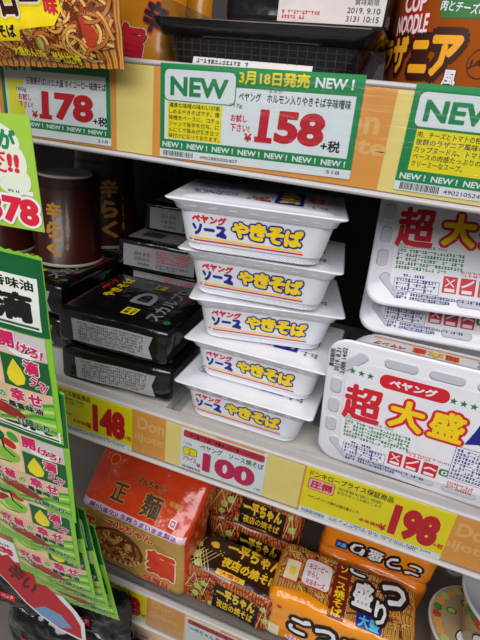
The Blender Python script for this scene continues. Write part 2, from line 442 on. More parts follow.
mb, pr = onc(); pr.text('+税', 119, 18.5, 137, 28, BLACKINK, .03, .2); pr.text('218', 124, 2.5, 137, 5.5, DARKINK, .0, .2); part('tax_print', mb, t)
# right NEW card
t = card('price_card', 'green NEW card with long yellow description panel at the right end of the top rail', 190, 86, (-.0150, -.0008, 1.392), WHITE, .3)
mb, pr = onc(); pr.rect(0, 8, 190, 86, CARDGREEN, .03); pr.rect(70, 17.5, 185, 69, WHITE, .08); part('green_border', mb, t)
mb, pr = onc(); new_strip(pr, 0, 190, 8.2, 17, 7); part('slogan_strip', mb, t)
mb, pr = onc()
pr.rect(4, 52.5, 80, 81, CARDGREEN, .1, 5); pr.rect(5, 53.5, 79, 80, WHITE, .14, 5); pr.text('NEW', 11, 57.5, 72, 74.5, CARDGREEN, .04, .2); part('new_badge', mb, t)
mb, pr = onc(); pr.rect(8.5, 18, 68, 51.5, CARDYEL, .12)
for i, s in enumerate(('肉、チーズとトマトの相性', '抜群のラザニア風味の', 'カップヌードル。トマト', 'ベースの肉感たっぷりの', 'クリーミーなスープ。')):
    pr.text(s, 10, 45-i*5.9, 65 if i < 4 else 52, 50-i*5.9, BLACKINK, .012, .2)
part('description_panel', mb, t)
mb, pr = onc(); pr.barcode(5, 1.2, 38, 7.2); pr.text('4902105246', 42, 2, 75, 5.5, BLACKINK, .0, .2); part('barcode_print', mb, t)

# yellow 'akka' cards
def yellow_card(w, org, price, label, rot, name3):
    t = card('price_card', label, w, 73, org, CARDYEL, rot)
    mb, pr = onc(); s = w/174
    pr.text('ドンキロープライス保証商品', 5*s, 60, 106*s, 69, BLACKINK, .015, .2)
    pr.text('地域最安値に挑戦!', 42*s, 52.5, 95*s, 57, DARKINK, .01, .2); pr.text('自信を持ってお薦めします', 42*s, 46.5, 95*s, 51, DARKINK, .01, .2)
    pr.text(name3, 8*s, 26, 72*s, 31, BLACKINK, .015, .2)
    pr.text('本体価格', 74*s, 17, 101*s, 23, REDINK, .03, .2); part('product_text', mb, t)
    mb, pr = onc(); pr.rect(5*s, 40, 38*s, 58, REDINK, .1, 3); pr.rect(6*s, 41, 37*s, 57, M('pink_badge', (250, 190, 180), .4), .14, 3)
    pr.text('圧倒', 8*s, 43, 35*s, 55, REDINK, .045, .2); part('red_badge', mb, t)
    mb, pr = onc(); pr.text('¥', 99*s, 14, 107*s, 25, PRICERED, .04, .2); pr.text(price, 109*s, 13, 163*s, 61, PRICERED, .07, .2, ); pr.text('+税', 162*s, 17, 173*s, 25, REDINK, .03, .2); part('price_figures', mb, t)
    mb, pr = onc(); pr.rect(0, 0, w, 9, WHITE, .1); pr.barcode(4, 1.2, 34*s, 6.5); pr.micro(40*s, 1.5, w-4, 8, 2, DARKINK, .15); part('barcode_print', mb, t)
    return t
yellow_card(172, (-.0395, -.0008, .9855), '198', 'bright yellow price card reading 198 in red beneath the big white tray', -.4, 'ペヤング ソース焼そば超大盛タイプ')
yellow_card(172, (-.4560, -.0008, .9855), '148', 'yellow price card reading 148 in red below the glossy black cartons', -.4, 'ペヤング スカルプD やきそば')
yellow_card(172, (-.4260, -.0008, .6130), '158', 'yellow price card with red 58 visible beside the green packets, lowest rail', -.4, 'マルちゃん正麺 味噌味')
# 100 card
def small_card(org, label, price):
    t = card('price_card', label, 119, 66, org, WHITE, -.3)
    mb, pr = onc(); pr.rect(3, 53, 116, 64, PINKRED, .08, 3)
    pr.micro(12, 55, 96, 62, 1, BLACKINK, .15); pr.text('ソースやきそば', 78, 55.5, 112, 61, BLACKINK, .01, .2); part('red_banner', mb, t)
    mb, pr = onc()
    pr.text('ペヤング　ソース焼そば', 28, 41, 116, 50, BLACKINK, .015, .2) if price else pr.text('一平ちゃん 夜店の焼そば', 8, 38, 104, 48, BLACKINK, .015, .2)
    pr.text('120g', 4, 43-2, 16, 47-2, DARKINK, 0, .2); part('product_text', mb, t)
    mb, pr = onc()
    if price: pr.text('衝撃', 4, 24, 24, 37, CARDYEL, .05, .25, outline=((.06, BLACKINK),)); pr.text('プライス', 4, 14, 24, 22, PINKRED, .03, .2)
    else: pr.text('特価', 50, 6, 78, 24, CARDYEL, .05, .25, outline=((.05, BLACKINK),))
    part('yellow_badge', mb, t)
    mb, pr = onc()
    if price: pr.text('¥', 24.5, 9, 31, 16, M('magenta_ink', (206, 30, 84), .4), .04, .2); pr.text(price, 33, 6, 107, 37.5, M('magenta_ink'), .06, .2)
    pass
    pr.text('+税', 107, 5, 117, 9, BLACKINK, .01, .2); part('price_figures', mb, t)
    mb, pr = onc(); pr.barcode(4, 1.5, 30, 6); part('barcode_print', mb, t)
small_card((-.2085, -.0008, .9885), 'white price card reading 100 in magenta below the stacked white yakisoba trays', '100')
small_card((-.1800, -.0008, .6150), 'white price card with red banner on the lowest rail under the red noodle bags', '')

# ---- yakisoba trays
def tray_body(mb, hx0, hy0, hx1, hy1, h, mat, ribs=.010, r=.018):
    f = lambda z: (z/h)
    rings = [rrect(hx0*.93, hy0*.9, r, 0), rrect(hx0*.97, hy0*.96, r, .0015)]
    rings += [rrect(hx0*.985, hy0*.975, r, .0022)]
    mb.loft(rings, mat, cap=(True, False))
    # fluted foot band
    def band(z, k):
        base = rrect(hx0+(hx1-hx0)*f(z), hy0+(hy1-hy0)*f(z), r, z, n=6, flute=.0040, fn=1)
        cx = cy = 0; out = []
        for i, p in enumerate(base):
            s = (1 if i % 2 else -1)*.0006*k; L = math.hypot(p[0], p[1]); out.append((p[0]*(1-s/L), p[1]*(1-s/L), p[2]))
        return out
    mb.loft([band(.0022, .2), band(.003, 1), band(ribs-.0012, 1), band(ribs, .1)], mat, smooth=False, cap=(False, False))
    g = .0012
    mb.loft([rrect(hx0+(hx1-hx0)*f(z)+g, hy0+(hy1-hy0)*f(z)+g, r, z) for z in (ribs, ribs+.001, h*.5, h*.8)], mat, cap=(False, False))
    mb.loft([rrect(hx0+(hx1-hx0)*f(h*.8)+g, hy0+(hy1-hy0)*f(h*.8)+g, r, h*.8), rrect(hx1-.001, hy1-.001, r, h*.815), rrect(hx1-.001, hy1-.001, r, h)], mat, cap=(False, True))
    def S(x, z, off):
        hx = hx0+(hx1-hx0)*f(z)+g; hy = hy0+(hy1-hy0)*f(z)+g; e = abs(x)-(hx-r); y = -hy
        if e > 0: y = -hy+r-math.sqrt(max(0, r*r-min(e, r)**2))
        return (x, y-off, z)
    return S
def yakisoba(label, loc, rot, group):
    t = thing('yakisoba_tray', label, 'instant noodle tray', loc, rot, group)
    mb = MB(); S = tray_body(mb, .0705, .0485, .0805, .0562, .053, FOAM); body = part('tray', mb, t)
    mb = MB(); pr = Print(mb, lambda x, y, h: S(x, y, h), 8, .15)
    pr.text('ペヤング', -64, 32, -28, 41, REDINK, .065, .2, rot=-1)
    pr.text('ソース', -63, 19, -27, 31.5, BLUEINK, .075, .2, skew=-.12)
    pr.poly([(-34, 19), (-26.5, 18), (-31, 23), (-27, 30), (-36, 22)], BLUEINK, .2)
    xs = [(-22, -4, 21, 38.5), (-4, 14, 20.5, 39.5), (13, 32, 19.5, 38.5), (32, 51, 19, 38)]
    for ch, (a, b, c, d) in zip('やきそば', xs):
        pr.text(ch, a+1.3, c-1.3, b+1.3, d-1.3, BLUEINK, .10, .0); pr.text(ch, a, c+.5, b, d, YELINK, .07, .3, outline=((.09, BLUEINK),))
    pr.rect(-65, 15.4, 52, 17.2, YELINK, .2); pr.rect(-67, 12.4, 53, 14.1, REDINK, .2)
    part('front_print', mb, t)
    # lid: flaring skirt, sharp film corners, embossed dashes
    mb = MB()
    mb.loft([rrect(.0805, .0562, .014, .0435), rrect(.0822, .0585, .012, .0445), rrect(.0845, .0612, .011, .0510), rrect(.0898, .0665, .0055, .0548), rrect(.0908, .0675, .005, .0562), rrect(.0882, .0650, .007, .0568), rrect(.078, .0560, .010, .0562), rrect(.076, .0535, .011, .0575), rrect(.04, .02, .01, .0580)], LID, cap=(True, True))
    for i in range(7):
        x = -.066+i*.0205
        mb.box(x, x+.008, -.0615, -.0595, .0485, .0494, PAD); mb.box(x, x+.008, .0595, .0615, .0485, .0494, PAD)
    lid = part('lid', mb, t)
    mb = MB(); pr = Print(mb, lambda x, y, h: (x, y, .0583+h), h=.1)
    pr.micro(-72, 2, -24, 38, 6, BLUEINK); pr.micro(-72, -34, -18, -6, 5, BLUEINK); pr.micro(-22, 0, 8, 38, 6, GREENINK)
    pr.micro(-14, -34, 12, -8, 4, GREENINK); pr.rect(0, -34, 12, -26, REDINK, .2); pr.rect(-8, -24, 4, -16, REDINK, .2)
    pr.rect(16, -36, 46, 38, BLUEINK, .1)
    pr.text('やきそば', -31, -15, 35+2, 12, YELINK, .06, .2, rot=90) if 0 else None
    for i, ch in enumerate('やきそば'): pr.text(ch, 20, 20-i*17, 42, 35-i*17, YELINK, .06, .2, rot=180)
    pr.rect(52, -10, 68, 18, REDINK, .1, 5); pr.text('ペヤング', 46, 1, 74, 8, WHITE, .04, .2, rot=90)
    pr.micro(50, -40, 74, -28, 2, DARKINK)
    part('lid_print', mb, lid)
    return t
tr = [((-.1345, .0670, 1.0650), 0.0), ((-.1290, .0770, 1.1240), .5), ((-.1385, .0850, 1.1830), 14), ((-.1430, .0680, 1.2422), 8), ((-.1490, .0420, 1.3014), 11)]
labs = ['white yakisoba tray resting on the shelf, lowest of the middle stack', 'second yakisoba tray from the bottom of the middle stack',
        'white yakisoba tray in the centre of the stack of five', 'second yakisoba tray from the top, directly under the topmost one', 'topmost yakisoba tray of the stack, its printed lid just under the top rail']
y0 = yakisoba(labs[0], tr[0][0], (0, 0, tr[0][1]), 'stack of five white yakisoba trays')
for (l, a), lb in zip(tr[1:], labs[1:]): dup(y0, lb, l, (0, 0, a))

# ---- large white trays (lid face towards the aisle)
def big_tray(label, loc, rot, group):
    t = thing('large_noodle_tray', label, 'instant noodle tray', loc, rot, group)
    W, H, D = .252, .172, .058
    # local: x right, y up across the lid, z out of the lid; origin at the lower left corner of the lid
    def place(o): o.matrix_local = Matrix.Translation((W/2, H/2, -D)); return o
    mb = MB(); S = tray_body(mb, .106, .068, .118, .079, .052, FOAM, r=.026); body = place(part('tray', mb, t))
    # side print on the long side that faces up when the tray stands on edge
    mb = MB(); pr = Print(mb, lambda x, y, h: (lambda p: (-p[0], -p[1], p[2]))(S(x, y, h)), 10, .15)
    for ch, x in zip('超大盛', (36, 52, 68)): pr.text(ch, x-38, 22, x-24, 38, REDINK if ch != '大' else YELINK, .06, .3, outline=((.05, REDINK if ch == '大' else YELINK),))
    pr.text('ペヤング', 50, 26, 84, 38, REDINK, .05, .2)
    for i, ch in enumerate('やきそば'): pr.text(ch, -86+i*17, 20, -71+i*17, 38, YELINK, .04, .4, outline=((.075, BLUEINK), (.028, YELINK)))
    pr.rect(-90, 14, 86, 15.5, REDINK, .2); pr.rect(-90, 16.5, 86, 18, YELINK, .2); place(part('side_print', mb, t))
    mb = MB()
    mb.loft([rrect(.118, .079, .026, .043), rrect(.1195, .0805, .026, .044), rrect(.1225, .0830, .024, .051), rrect(.1255, .0857, .022, .0545), rrect(.1258, .0860, .022, .0562), rrect(.1235, .0837, .022, .0572), rrect(.1195, .0795, .021, .0568), rrect(.1175, .0775, .020, .0575), rrect(.06, .03, .01, .058)], LID, cap=(True, True))
    # embossed pads around the edge
    def pad(cx, cy, hx, hy, a=0, r=.005):
        ca, sa = math.cos(R(a)), math.sin(R(a))
        rr = []
        for k, z in ((1, .0572), (1, .0582), (.86, .0586)):
            rr.append([(cx+x*ca-y*sa, cy+x*sa+y*ca, z) for x, y, _ in rrect(hx*k if k == 1 else hx-.0012, hy if k == 1 else hy-.0012, r, 0)])
        mb.loft(rr, PAD if k == 1 else PAD, cap=(False, True))
    for cx in (-.050, -.006, .038, .080): pad(cx, .0705, .0165, .0058); pad(cx-.002, -.0715, .0175, .0052)
    for cy in (.026, -.002, -.030): pad(-.1125, cy, .0062, .0105); pad(.1125, cy, .0062, .0105)
    for sx in (-1, 1):
        for sy in (-1, 1): pad(sx*.0975, sy*.0615, .0175, .0062, 45*-sx*sy*-1 if 0 else (-45*sx*sy))
    lid = place(part('lid', mb, t))
    mb = MB(); pr = Print(mb, lambda x, y, h: (x, y*1.11, h), h=.65)
    pr.poly([(34, 16), (26, 26), (24, 96), (22, 112), (30, 129), (50, 134), (215, 134), (228, 120), (228, 30), (216, 18)], M('label_white', (238, 239, 244), .3, coat=.3), .0)
    RI = REDINK
    for x in (29, 38.5, 48): pr.star(x, 123-(x-29)*.05, 4.0, GREENINK)
    for x in (131, 140.5, 150): pr.star(x, 119-(x-131)*.02, 4.0, GREENINK)
    pr.rect(58, 113, 127, 129, RI, .1, 7.5); pr.text('ペヤング', 68, 116.5, 115, 125.5, M('label_white'), .05, .2)
    pr.text('超', 24, 64, 66, 109, RI, .034, .3)
    for ch, (a, b, c, d) in (('大', (74, 70, 110, 106)), ('盛', (115, 72, 149, 106))):
        pr.text(ch, a, b, c, d, YELINK, .042, .3, outline=((.085, RI),))
    pr.poly([(152, 74), (158, 92), (162, 110), (228, 112), (228, 70), (176, 72), (165, 78)], BLUEINK, .1)
    pr.text('やきそば', 168, 78, 224, 105, YELINK, .05, .3)
    pr.micro(29, 40, 108, 63, 5, GREENINK); pr.rect(28, 63.5, 46, 68, GREENINK, .1); pr.rect(28.6, 64.1, 45.4, 67.4, M('label_white'), .2); pr.text('調理方法', 30, 64.6, 44, 67, GREENINK, .01, .25)
    pr.text('【お湯の目安量 : 820ml】', 49, 64.3, 82, 67.5, GREENINK, .01, .2)
    pr.rect(31, 17, 80, 31, BLUEINK, .05); 
    for a, b in ((31.5, 47), (48, 64), (65, 79.5)): pr.rect(a, 17.5, b, 30.5, M('label_white'), .1)
    pr.micro(33, 18, 79, 31, 3, BLUEINK); pr.micro(40, 32, 76, 36, 1, BLUEINK); pr.micro(36, 8.5, 132, 16.5, 2, BLUEINK)
    for a, b in ((83, 98), (101, 117), (120, 135.5)): pr.rect(a, 21, b, 38.5, RI, .1, 1)
    for a in (85.5, 103.5, 122.5):
        pr.rect(a, 22.5, a+10.5, 26, M('label_white'), .2)
    pr.line([(86, 36), (95, 28)], 1.2, M('label_white')); pr.line([(95, 36), (86, 28)], 1.2, M('label_white'))
    pr.line([(103, 29), (109, 32), (115, 36.5)], 2, M('label_white')); pr.line([(122, 30), (127, 33), (134, 31)], 2.2, M('label_white'))
    pr.rect(137, 27.5, 148, 36.5, GREENINK, .1, 3); pr.rect(139.5, 29.5, 145.5, 34.5, M('label_white'), .2, 1.5); pr.rect(141.3, 30.8, 143.8, 33.2, GREENINK, .3)
    pr.micro(100, 40, 148, 46, 2, RI); pr.micro(148, 14, 178, 24, 3, RI)
    pr.rect(146, 27, 226, 70, BLUEINK, .05); pr.rect(146.6, 27.6, 225.4, 69.4, M('label_white'), .1); pr.micro(148, 29, 224, 68, 9, BLUEINK)
    pr.text('賞味期限', -5, 130, 16, 135.5, BLACKINK, .02, .4, rot=90)
    pr.text('2019. 8.31', -2, 129, 25, 134, BLACKINK, .02, .4, rot=90); pr.text('3.088 14:02', 3, 129.5, 33, 134.5, BLACKINK, .02, .4, rot=90)
    part('lid_print', mb, lid).matrix_local = Matrix.Translation((-W/2, -H/2, D))
    return t
b0 = big_tray('large white noodle tray standing at the front, directly above the yellow 198 card', (-.034, .0175, 1.0645), (97, -2.6, -5), 'large white noodle trays')
dup(b0, 'large white noodle tray leaning at upper right, its top hidden by the top rail', (-.022, .0750, 1.2520), (58, -4, 1))
dup(b0, 'large white tray whose lower rim peeks out beneath the upper right tray', (-.024, .1120, 1.2010), (58, -3, 0))
dup(b0, 'large white tray lying flat on the shelf behind the standing front tray', (-.020, .088, 1.1225), (0, 0, 0))
dup(b0, 'large white tray lying flat on another flat one behind the leaning trays', (-.020, .215, 1.181), (0, 0, 0))

# ---- glossy black cartons (left of the stack)
def black_carton(label, loc, rz, seed, group):
    t = thing('black_noodle_carton', label, 'instant noodle carton', loc, (0, 0, rz), group)
    w, d, h = .168, .165, .053
    S, H = softbox(w, d, h, .009, .0012, 24, seed)
    mb = MB(); softbox_mesh(mb, S, H, [BLACKFILM]*6, 20); part('carton', mb, t)
    mb = MB(); pr = Print(mb, face_front(S, H), 10, .5)
    pr.poly([(-58, 8), (62, 8), (56, 24), (62, 41), (-60, 41), (-54, 24)], GREYLABEL, .0); pr.micro(-50, 10, 56, 39, 7, DARKINK, .15)
    part('nutrition_label', mb, t, 'grey printed nutrition label')
    mb = MB(); pr = Print(mb, lambda x, y, hh: S(( -y+H[0]-0., x-H[1], H[2]), hh), 10, .5)
    # x runs from the front edge to the back, y from the right edge to the left
    g = M('silver_grey_ink', (138, 140, 146), .35)
    pr.text('スカルプD', 20, 26, 142, 48, g, .03, .2); pr.text('D', 62, 58, 104, 92, g, .10, .2); pr.text('D', 70, 66, 96, 84, BLACKFLAT, .03, .45)
    pr.text('やきそば', 62, 120, 140, 138, YELINK, .05, .2); pr.text('ペヤング', 84, 142, 128, 154, REDINK, .06, .2)
    pr.rect(24, 64, 46, 84, CARDYEL, .1); pr.text('激辛', 26, 74, 44, 82, BLACKINK, .03, .2); pr.text('MAX', 26, 66, 44, 72, BLACKINK, .03, .2)
    pr.rect(122, 64, 140, 82, M('dull_yellow', (190, 170, 40), .4), .1); pr.text('刺激', 124, 72, 138, 80, BLACKINK, .03, .2)
    pr.poly([(96, 12), (104, 20), (150, 26), (146, 12)], M('deep_red_print', (120, 16, 22), .4), .1)
    pr.ell(24, 14, 6, 5, M('emerald_print', (30, 120, 70), .3), .1); part('top_print', mb, t)
    return t
k0 = black_carton('glossy black noodle carton on the shelf, lower of the two stacked at the front', (-.3290, .096, 1.0655), 5, 0., 'glossy black noodle cartons')
dup(k0, 'glossy black noodle carton lying on top of the other, its printed top facing up', (-.334, .101, 1.1205), (0, 0, 3))
def back_box(label, loc, rz):
    t = thing('shrink_wrapped_carton', label, 'instant noodle carton', loc, (0, 0, rz), 'dark cartons with grey labels at the back')
    S, H = softbox(.155, .11, .05, .006, .0008, 20, 3.)
    mb = MB(); softbox_mesh(mb, S, H, [BLACKFILM]*6, 14); part('carton', mb, t)
    mb = MB(); pr = Print(mb, face_front(S, H), 10, .5)
    pr.rect(-66, 5, 62, 42, GREYLABEL, 0); pr.text('2019. 8.10', -46, 26, -18, 32, BLACKINK, .01, .2); pr.text('3138 10:15', -46, 17, -18, 23, BLACKINK, .01, .2); pr.text('賞味期限', -40, 9, -18, 14, BLACKINK, .01, .2)
    pr.micro(-6, 18, 58, 40, 5, REDINK); pr.micro(-6, 7, 58, 16, 2, BLUEINK); part('front_label', mb, t)
    mb = MB(); pr = Print(mb, face_top(S, H), 10, .5); pr.rect(-66, 14, 64, 98, GREYLABEL, 0); pr.rect(-50, 30, -12, 60, DARKINK, .1); pr.rect(24, 24, 44, 44, DARKINK, .1); part('top_label', mb, t)
    return t
bb = back_box('dark carton with pale label and date print, standing at the back behind the black cartons', (-.345, .255, 1.174+.0), 4)
# hidden carton pile that carries them
for i, (z, lb) in enumerate(((1.0655, 'dark carton at the bottom of the rear pile behind the black cartons'), (1.1195, 'dark carton in the rear pile, second from the shelf'))): dup(bb, lb, (-.366+.006*i, .285, z), (0, 0, 2))
bb.location = (-.366, .262, 1.1735)
dup(bb, 'small dark carton behind and above the pale labelled one at the back', (-.335, .345, 1.2275), (0, 0, -4)) if 0 else None
dup(bb, 'dark carton topmost of the rear pile, its grey top label dimly seen', (-.352, .322, 1.2275), (0, 0, 6))

# ---- brown paper cups at the back left
def lathe(mb, prof, mat, n=48, cap=(True, True), capmat=None): mb.loft([circ(r, z, n) for r, z in prof], mat, cap=cap, capmat=capmat)
CUPB = M('dark_red_brown_cup', (66, 24, 18), .3, coat=.3)
def paper_cup(label, loc, rz, s=1., group='dark red noodle cups at the back left'):
    t = thing('noodle_cup', label, 'noodle cup', loc, (0, 0, rz), group)
    mb = MB(); P = [(.050*s, 0), (.0525*s, .001), (.0525*s, .004), (.0505*s, .005), (.0445*s, .122*s)]; P = [(.0500*s, 0), (.0545*s, .001), (.0545*s, .004), (.0525*s, .005), (.0405*s, .134*s)]; lathe(mb, P, CUPB, cap=(True, False)); part('cup', mb, t)
    mb = MB(); lathe(mb, [(.0550*s, -.0005), (.0558*s, .001), (.0558*s, .003), (.0548*s, .0045)], M('cream_rim', (196, 186, 170), .4), cap=(False, False)); part('rim', mb, t, 'cream rolled rim')
    mb = MB(); lathe(mb, [(.0405*s, .133*s), (.0412*s, .136*s), (.040*s, .1375*s), (.038*s, .134*s), (.02*s, .1338*s)], M('grey_cup_end', (232, 226, 220), .45)); part('cup_end', mb, t, 'pale grey recessed end')
    rf = lambda z: .0525*s-(.012*s)*(z/(.134*s))
    mb = MB(); pr = Print(mb, lambda x, y, h: ((rf(y)+h)*math.sin(x/rf(y)), -(rf(y)+h)*math.cos(x/rf(y)), y), 4, .3)
    gold = M('gold_brown_ink', (214, 156, 52), .4)
    for i, ch in enumerate('辛らく'): pr.text(ch, -10, 76-i*30, 16, 102-i*30, gold, .05, .2)
    pr.text('しょうゆ', 22, 26, 27, 86, gold, .02, .2, vert=True)
    pr.rect(-60, 122, 60, 126, M('dark_cup_band', (40, 18, 14), .4), .1); part('cup_print', mb, t)
    return t
c0 = paper_cup('dark red noodle cup with gold characters right of the lime green 378 card', (-.5270, .187, 1.1752), 10, 1.04)
dup(c0, 'larger dark cup standing further back behind the gold lettered cup', (-.545, .318, 1.1752), (0, 0, 40)).scale = (1.2, 1.2, 1.22)
dup(c0, 'dark red cup at the far left edge, mostly hidden by the hanging cards', (-.655, .165, 1.1752), (0, 0, -12))
# cups stand on a pile of cartons
for lx, ly, z, rz, lb in ((-.535, .150, 1.0655, 2, 'black carton under the noodle cups, resting on the shelf'), (-.535, .155, 1.1205, 0, 'black carton directly beneath the gold lettered noodle cup'),
        (-.540, .330, 1.0655, 0, 'rear black carton on the shelf under the larger dark cup'), (-.540, .328, 1.1205, 2, 'rear black carton directly beneath the larger dark cup')):
    dup(k0, lb, (lx, ly, z), (0, 0, rz))

# ---- clear dividers on the shelves
def divider(label, x, y, z, h, d, rz=0, foot=True):
    t = thing('shelf_divider', label, 'shelf divider', (x, y, z), (0, 0, rz), 'clear plastic shelf dividers')
    mb = MB(); mb.box(-.0008, .0008, 0, d, .002, h, CLEAR); part('panel', mb, t)
    mb = MB(); mb.box(-.010, .010, 0, d, 0, .0018, CLEAR); part('foot', mb, t)
divider('clear plastic divider left of the white tray stack on the middle shelf', -.2300, .012, 1.0645, .060, .36, 0)
divider('clear plastic divider on the top shelf between the yellow bag and the black tray', -.262, .012, 1.4125, .12, .36)
divider('clear plastic divider on the middle shelf right of the white tray stack', -.040, .012+.06, 1.0645, .05, .30)

# ---- top shelf goods
SILVERPINK = M('sticker_white', (214, 210, 206), .4)
NOOD = noodle_mat('noodle_photo_print', [(96, 34, 12), (150, 66, 22), (206, 132, 48), (232, 176, 84), (120, 50, 20)], 46, 8)
NOODR = noodle_mat('red_noodle_photo_print', [(84, 14, 12), (140, 26, 20), (196, 92, 40), (214, 150, 70), (110, 20, 16)], 60, 10)
NOODB = noodle_mat('brown_noodle_photo_print', [(86, 48, 20), (150, 90, 36), (206, 150, 70), (228, 180, 100), (120, 66, 28)], 60, 8)
STR = [M('strand_shadow', (110, 50, 18), .4), M('strand_gold', (222, 158, 70), .3, coat=.3), M('strand_amber', (196, 116, 44), .3, coat=.3), M('strand_pale', (238, 192, 108), .3, coat=.3)]
STRR = [M('strand_dark_red', (92, 20, 14), .4), M('strand_red', (176, 50, 34), .3, coat=.3), M('strand_gold'), M('strand_sauce', (150, 70, 30), .3)]
# U.F.O. packet hanging over the rail at the left
t = thing('noodle_packet', 'noodle packet with yellow logo and noodle picture resting over the rail, top left corner', 'noodle packet', (-.3990, -.030, 1.4590), (92, -3, 0))
w, h, th = .245, .17, .040
fn, bk = pillow(w, h, th, .004, .003, 22, 1.)
mb = MB(); pillow_mesh(mb, fn, bk, w, h, NOOD, 30, .0004); part('packet', mb, t)
mb = MB(); pr = Print(mb, fn, 8, .6)
pr.noodles(-118, 5, 118, 120, 420, STR, 2.5, .1)
for x, y, r_, m in ((88, 44, 14, M('pork_red', (190, 62, 40), .35)), (70, 62, 11, M('pork_red')), (30, 30, 9, M('cabbage_green', (176, 196, 100), .35)), (40, 18, 7, M('cabbage_green')), (96, 26, 10, M('pork_red'))): pr.blob(x, y, r_, m, .9, asp=1.4)
part('noodle_picture', mb, t)
mb = MB(); pr = Print(mb, lambda x, y, q: fn(x+.022, y-.007, q), 6, 1.9)
pr.poly([(-120, 26), (-2, 28), (2, 38), (40, 40), (50, 52), (48, 66), (36, 70), (30, 96), (-120, 110)], CARDYEL, .1)
pr.text('ホイコーロー', -112, 46, 30, 76, M('dark_brown_ink', (60, 22, 14), .4), .06, .3, outline=((.09, CARDYEL), (.05, WHITE)))
pr.text('味', 33, 48, 47, 62, REDINK, .05, .3); pr.text('焼そば', -36, 30, -4, 41, BLACKINK, .04, .3)
part('logo', mb, t)
mb = MB(); pr = Print(mb, lambda x, y, q: fn(x, y-.006, q), 6, 2.2)
pr.text('大盛めん130g', 6, 13, 44, 22, CARDYEL, .05, .3, rot=-4, outline=((.05, BLACKINK),)); pr.text('当社比3倍', 50, 9, 80, 18, CARDYEL, .05, .3, rot=-4, outline=((.05, BLACKINK),)); part('weight_print', mb, t)
# mustard bag behind
t = thing('noodle_bag', 'mustard yellow bag with black characters standing behind the noodle packet, top shelf', 'noodle bag', (-.3300, .075, 1.4125), (88, 0, 2))
fn, bk = pillow(.118, .21, .05, .005, .003, 20, 5.)
mb = MB(); pillow_mesh(mb, fn, bk, .118, .21, M('mustard_bag_film', (214, 142, 30), .3, coat=.4, bump=.2, bscale=20), 26); part('bag', mb, t)
mb = MB(); pr = Print(mb, fn, 8, .6)
pr.text('辛', 22, 92, 46, 122, BLACKINK, .05, .2, outline=((.04, REDINK),), rot=-20); pr.text('旨', -4, 66, 26, 98, REDINK, .05, .2, outline=((.04, WHITE), (.02, BLACKINK)), rot=-10)
pr.rect(-59, 124, 59, 200, M('mustard_red_top', (170, 40, 26), .35), .1) if 0 else None
part('bag_print', mb, t)
t = thing('noodle_bag', 'mustard yellow bag standing upright right beside the clear divider, top shelf', 'noodle bag', (-.2890+.0, .13, 1.4125), (88, 0, 0))
fn, bk = pillow(.05, .20, .03, .005, .002, 20, 8.)
mb = MB(); pillow_mesh(mb, fn, bk, .05, .20, M('mustard_bag_film'), 20); part('bag', mb, t)

# black patterned trays on the top shelf
def black_tray(label, loc, rz, group):
    t = thing('black_noodle_tray', label, 'instant noodle tray', loc, (0, 0, rz), group)
    BT = M('black_tray_film', (24, 23, 26), .2, coat=.5, bump=.25, bscale=30)
    GR = M('tray_mesh_line', (58, 58, 62), .3)
    mb = MB(); S = tray_body(mb, .088, .060, .104, .066, .050, BT, r=.022); part('tray', mb, t)
    mb = MB(); pr = Print(mb, lambda x, y, h: S(x, y, h), 8, .12)
    for i in range(24): pr.rect(-104+i*9, 13, -103.3+i*9, 39, GR, .1)
    for z in (17, 23, 29, 35): pr.rect(-96, z, 96, z+.6, GR, .1)
    part('mesh_print', mb, t)
    mb = MB(); mb.loft([rrect(.104, .0665, .022, .040), rrect(.107, .070, .02, .0415), rrect(.113, .0755, .014, .0535), rrect(.1135, .076, .014, .0548), rrect(.110, .0725, .016, .0555), rrect(.05, .03, .01, .056)], BT)
    lid = part('lid', mb, t)
    mb = MB(); pr = Print(mb, lambda x, y, h: (x, -.0752-h, .0553+y*.0), .3) if 0 else Print(mb, lambda x, y, h: (x, y, .0562+h), h=.1)
    pr.rect(-80, -60, 96, 50, M('lid_red_print', (150, 30, 30), .4), .0); pr.rect(-60, -40, 40, 20, M('cabbage_green'), .1); pr.text('ペヤング', -40, -30, 60, 10, YELINK, .05, .2); part('lid_print', mb, lid)
    return t
q0 = black_tray('black patterned noodle tray on the top shelf just above the 158 card', (-.1650, .088, 1.4640-.003), -1, 'black noodle trays on the top shelf')
dup(q0, 'black noodle tray under the upper one, hidden behind the top rail', (-.1650, .090, 1.4128), (0, 0, 0)).scale = (1, 1, .84)
mb = MB(); mb.box(-.0620, .0600, -.0006, 0, -.016, .012, SILVERPINK); pr = Print(mb, lambda x, y, h: (x, -.0006-h, y), h=.05)
pr.micro(-58, -12, 4, 10, 4, DARKINK)
st = thing('unused', '', '') if 0 else None
o = mb.build('sticker', q0); o['label'] = 'white printed sticker low on the tray front'; o.location = (-.004, -.0665, .0135); o.rotation_euler = (R(-16), 0, 0)
t = thing('black_carton', 'dark carton with a white dated sticker stacked above the black mesh patterned tray', 'instant noodle carton', (-.1330, .110, 1.5170), (0, 0, -1))
S, H = softbox(.160, .12, .05, .008, .001, 24, 9.); mb = MB(); softbox_mesh(mb, S, H, [BLACKFILM]*6, 14); part('carton', mb, t)
mb = MB(); pr = Print(mb, face_front(S, H), 10, .5); pr.rect(-24, 6, 76, 46, SILVERPINK, 0); pr.micro(-20, 8, 20, 16, 2, REDINK)
pr.text('賞味期限', 48, 21.5, 70, 26, BLACKINK, .01, .2); pr.text('2019. 9.10', 42, 15, 72, 19.5, BLACKINK, .01, .2); pr.text('3131 10:15', 42, 8.5, 72, 13, BLACKINK, .01, .2); part('date_sticker', mb, t, 'white sticker with the printed date')

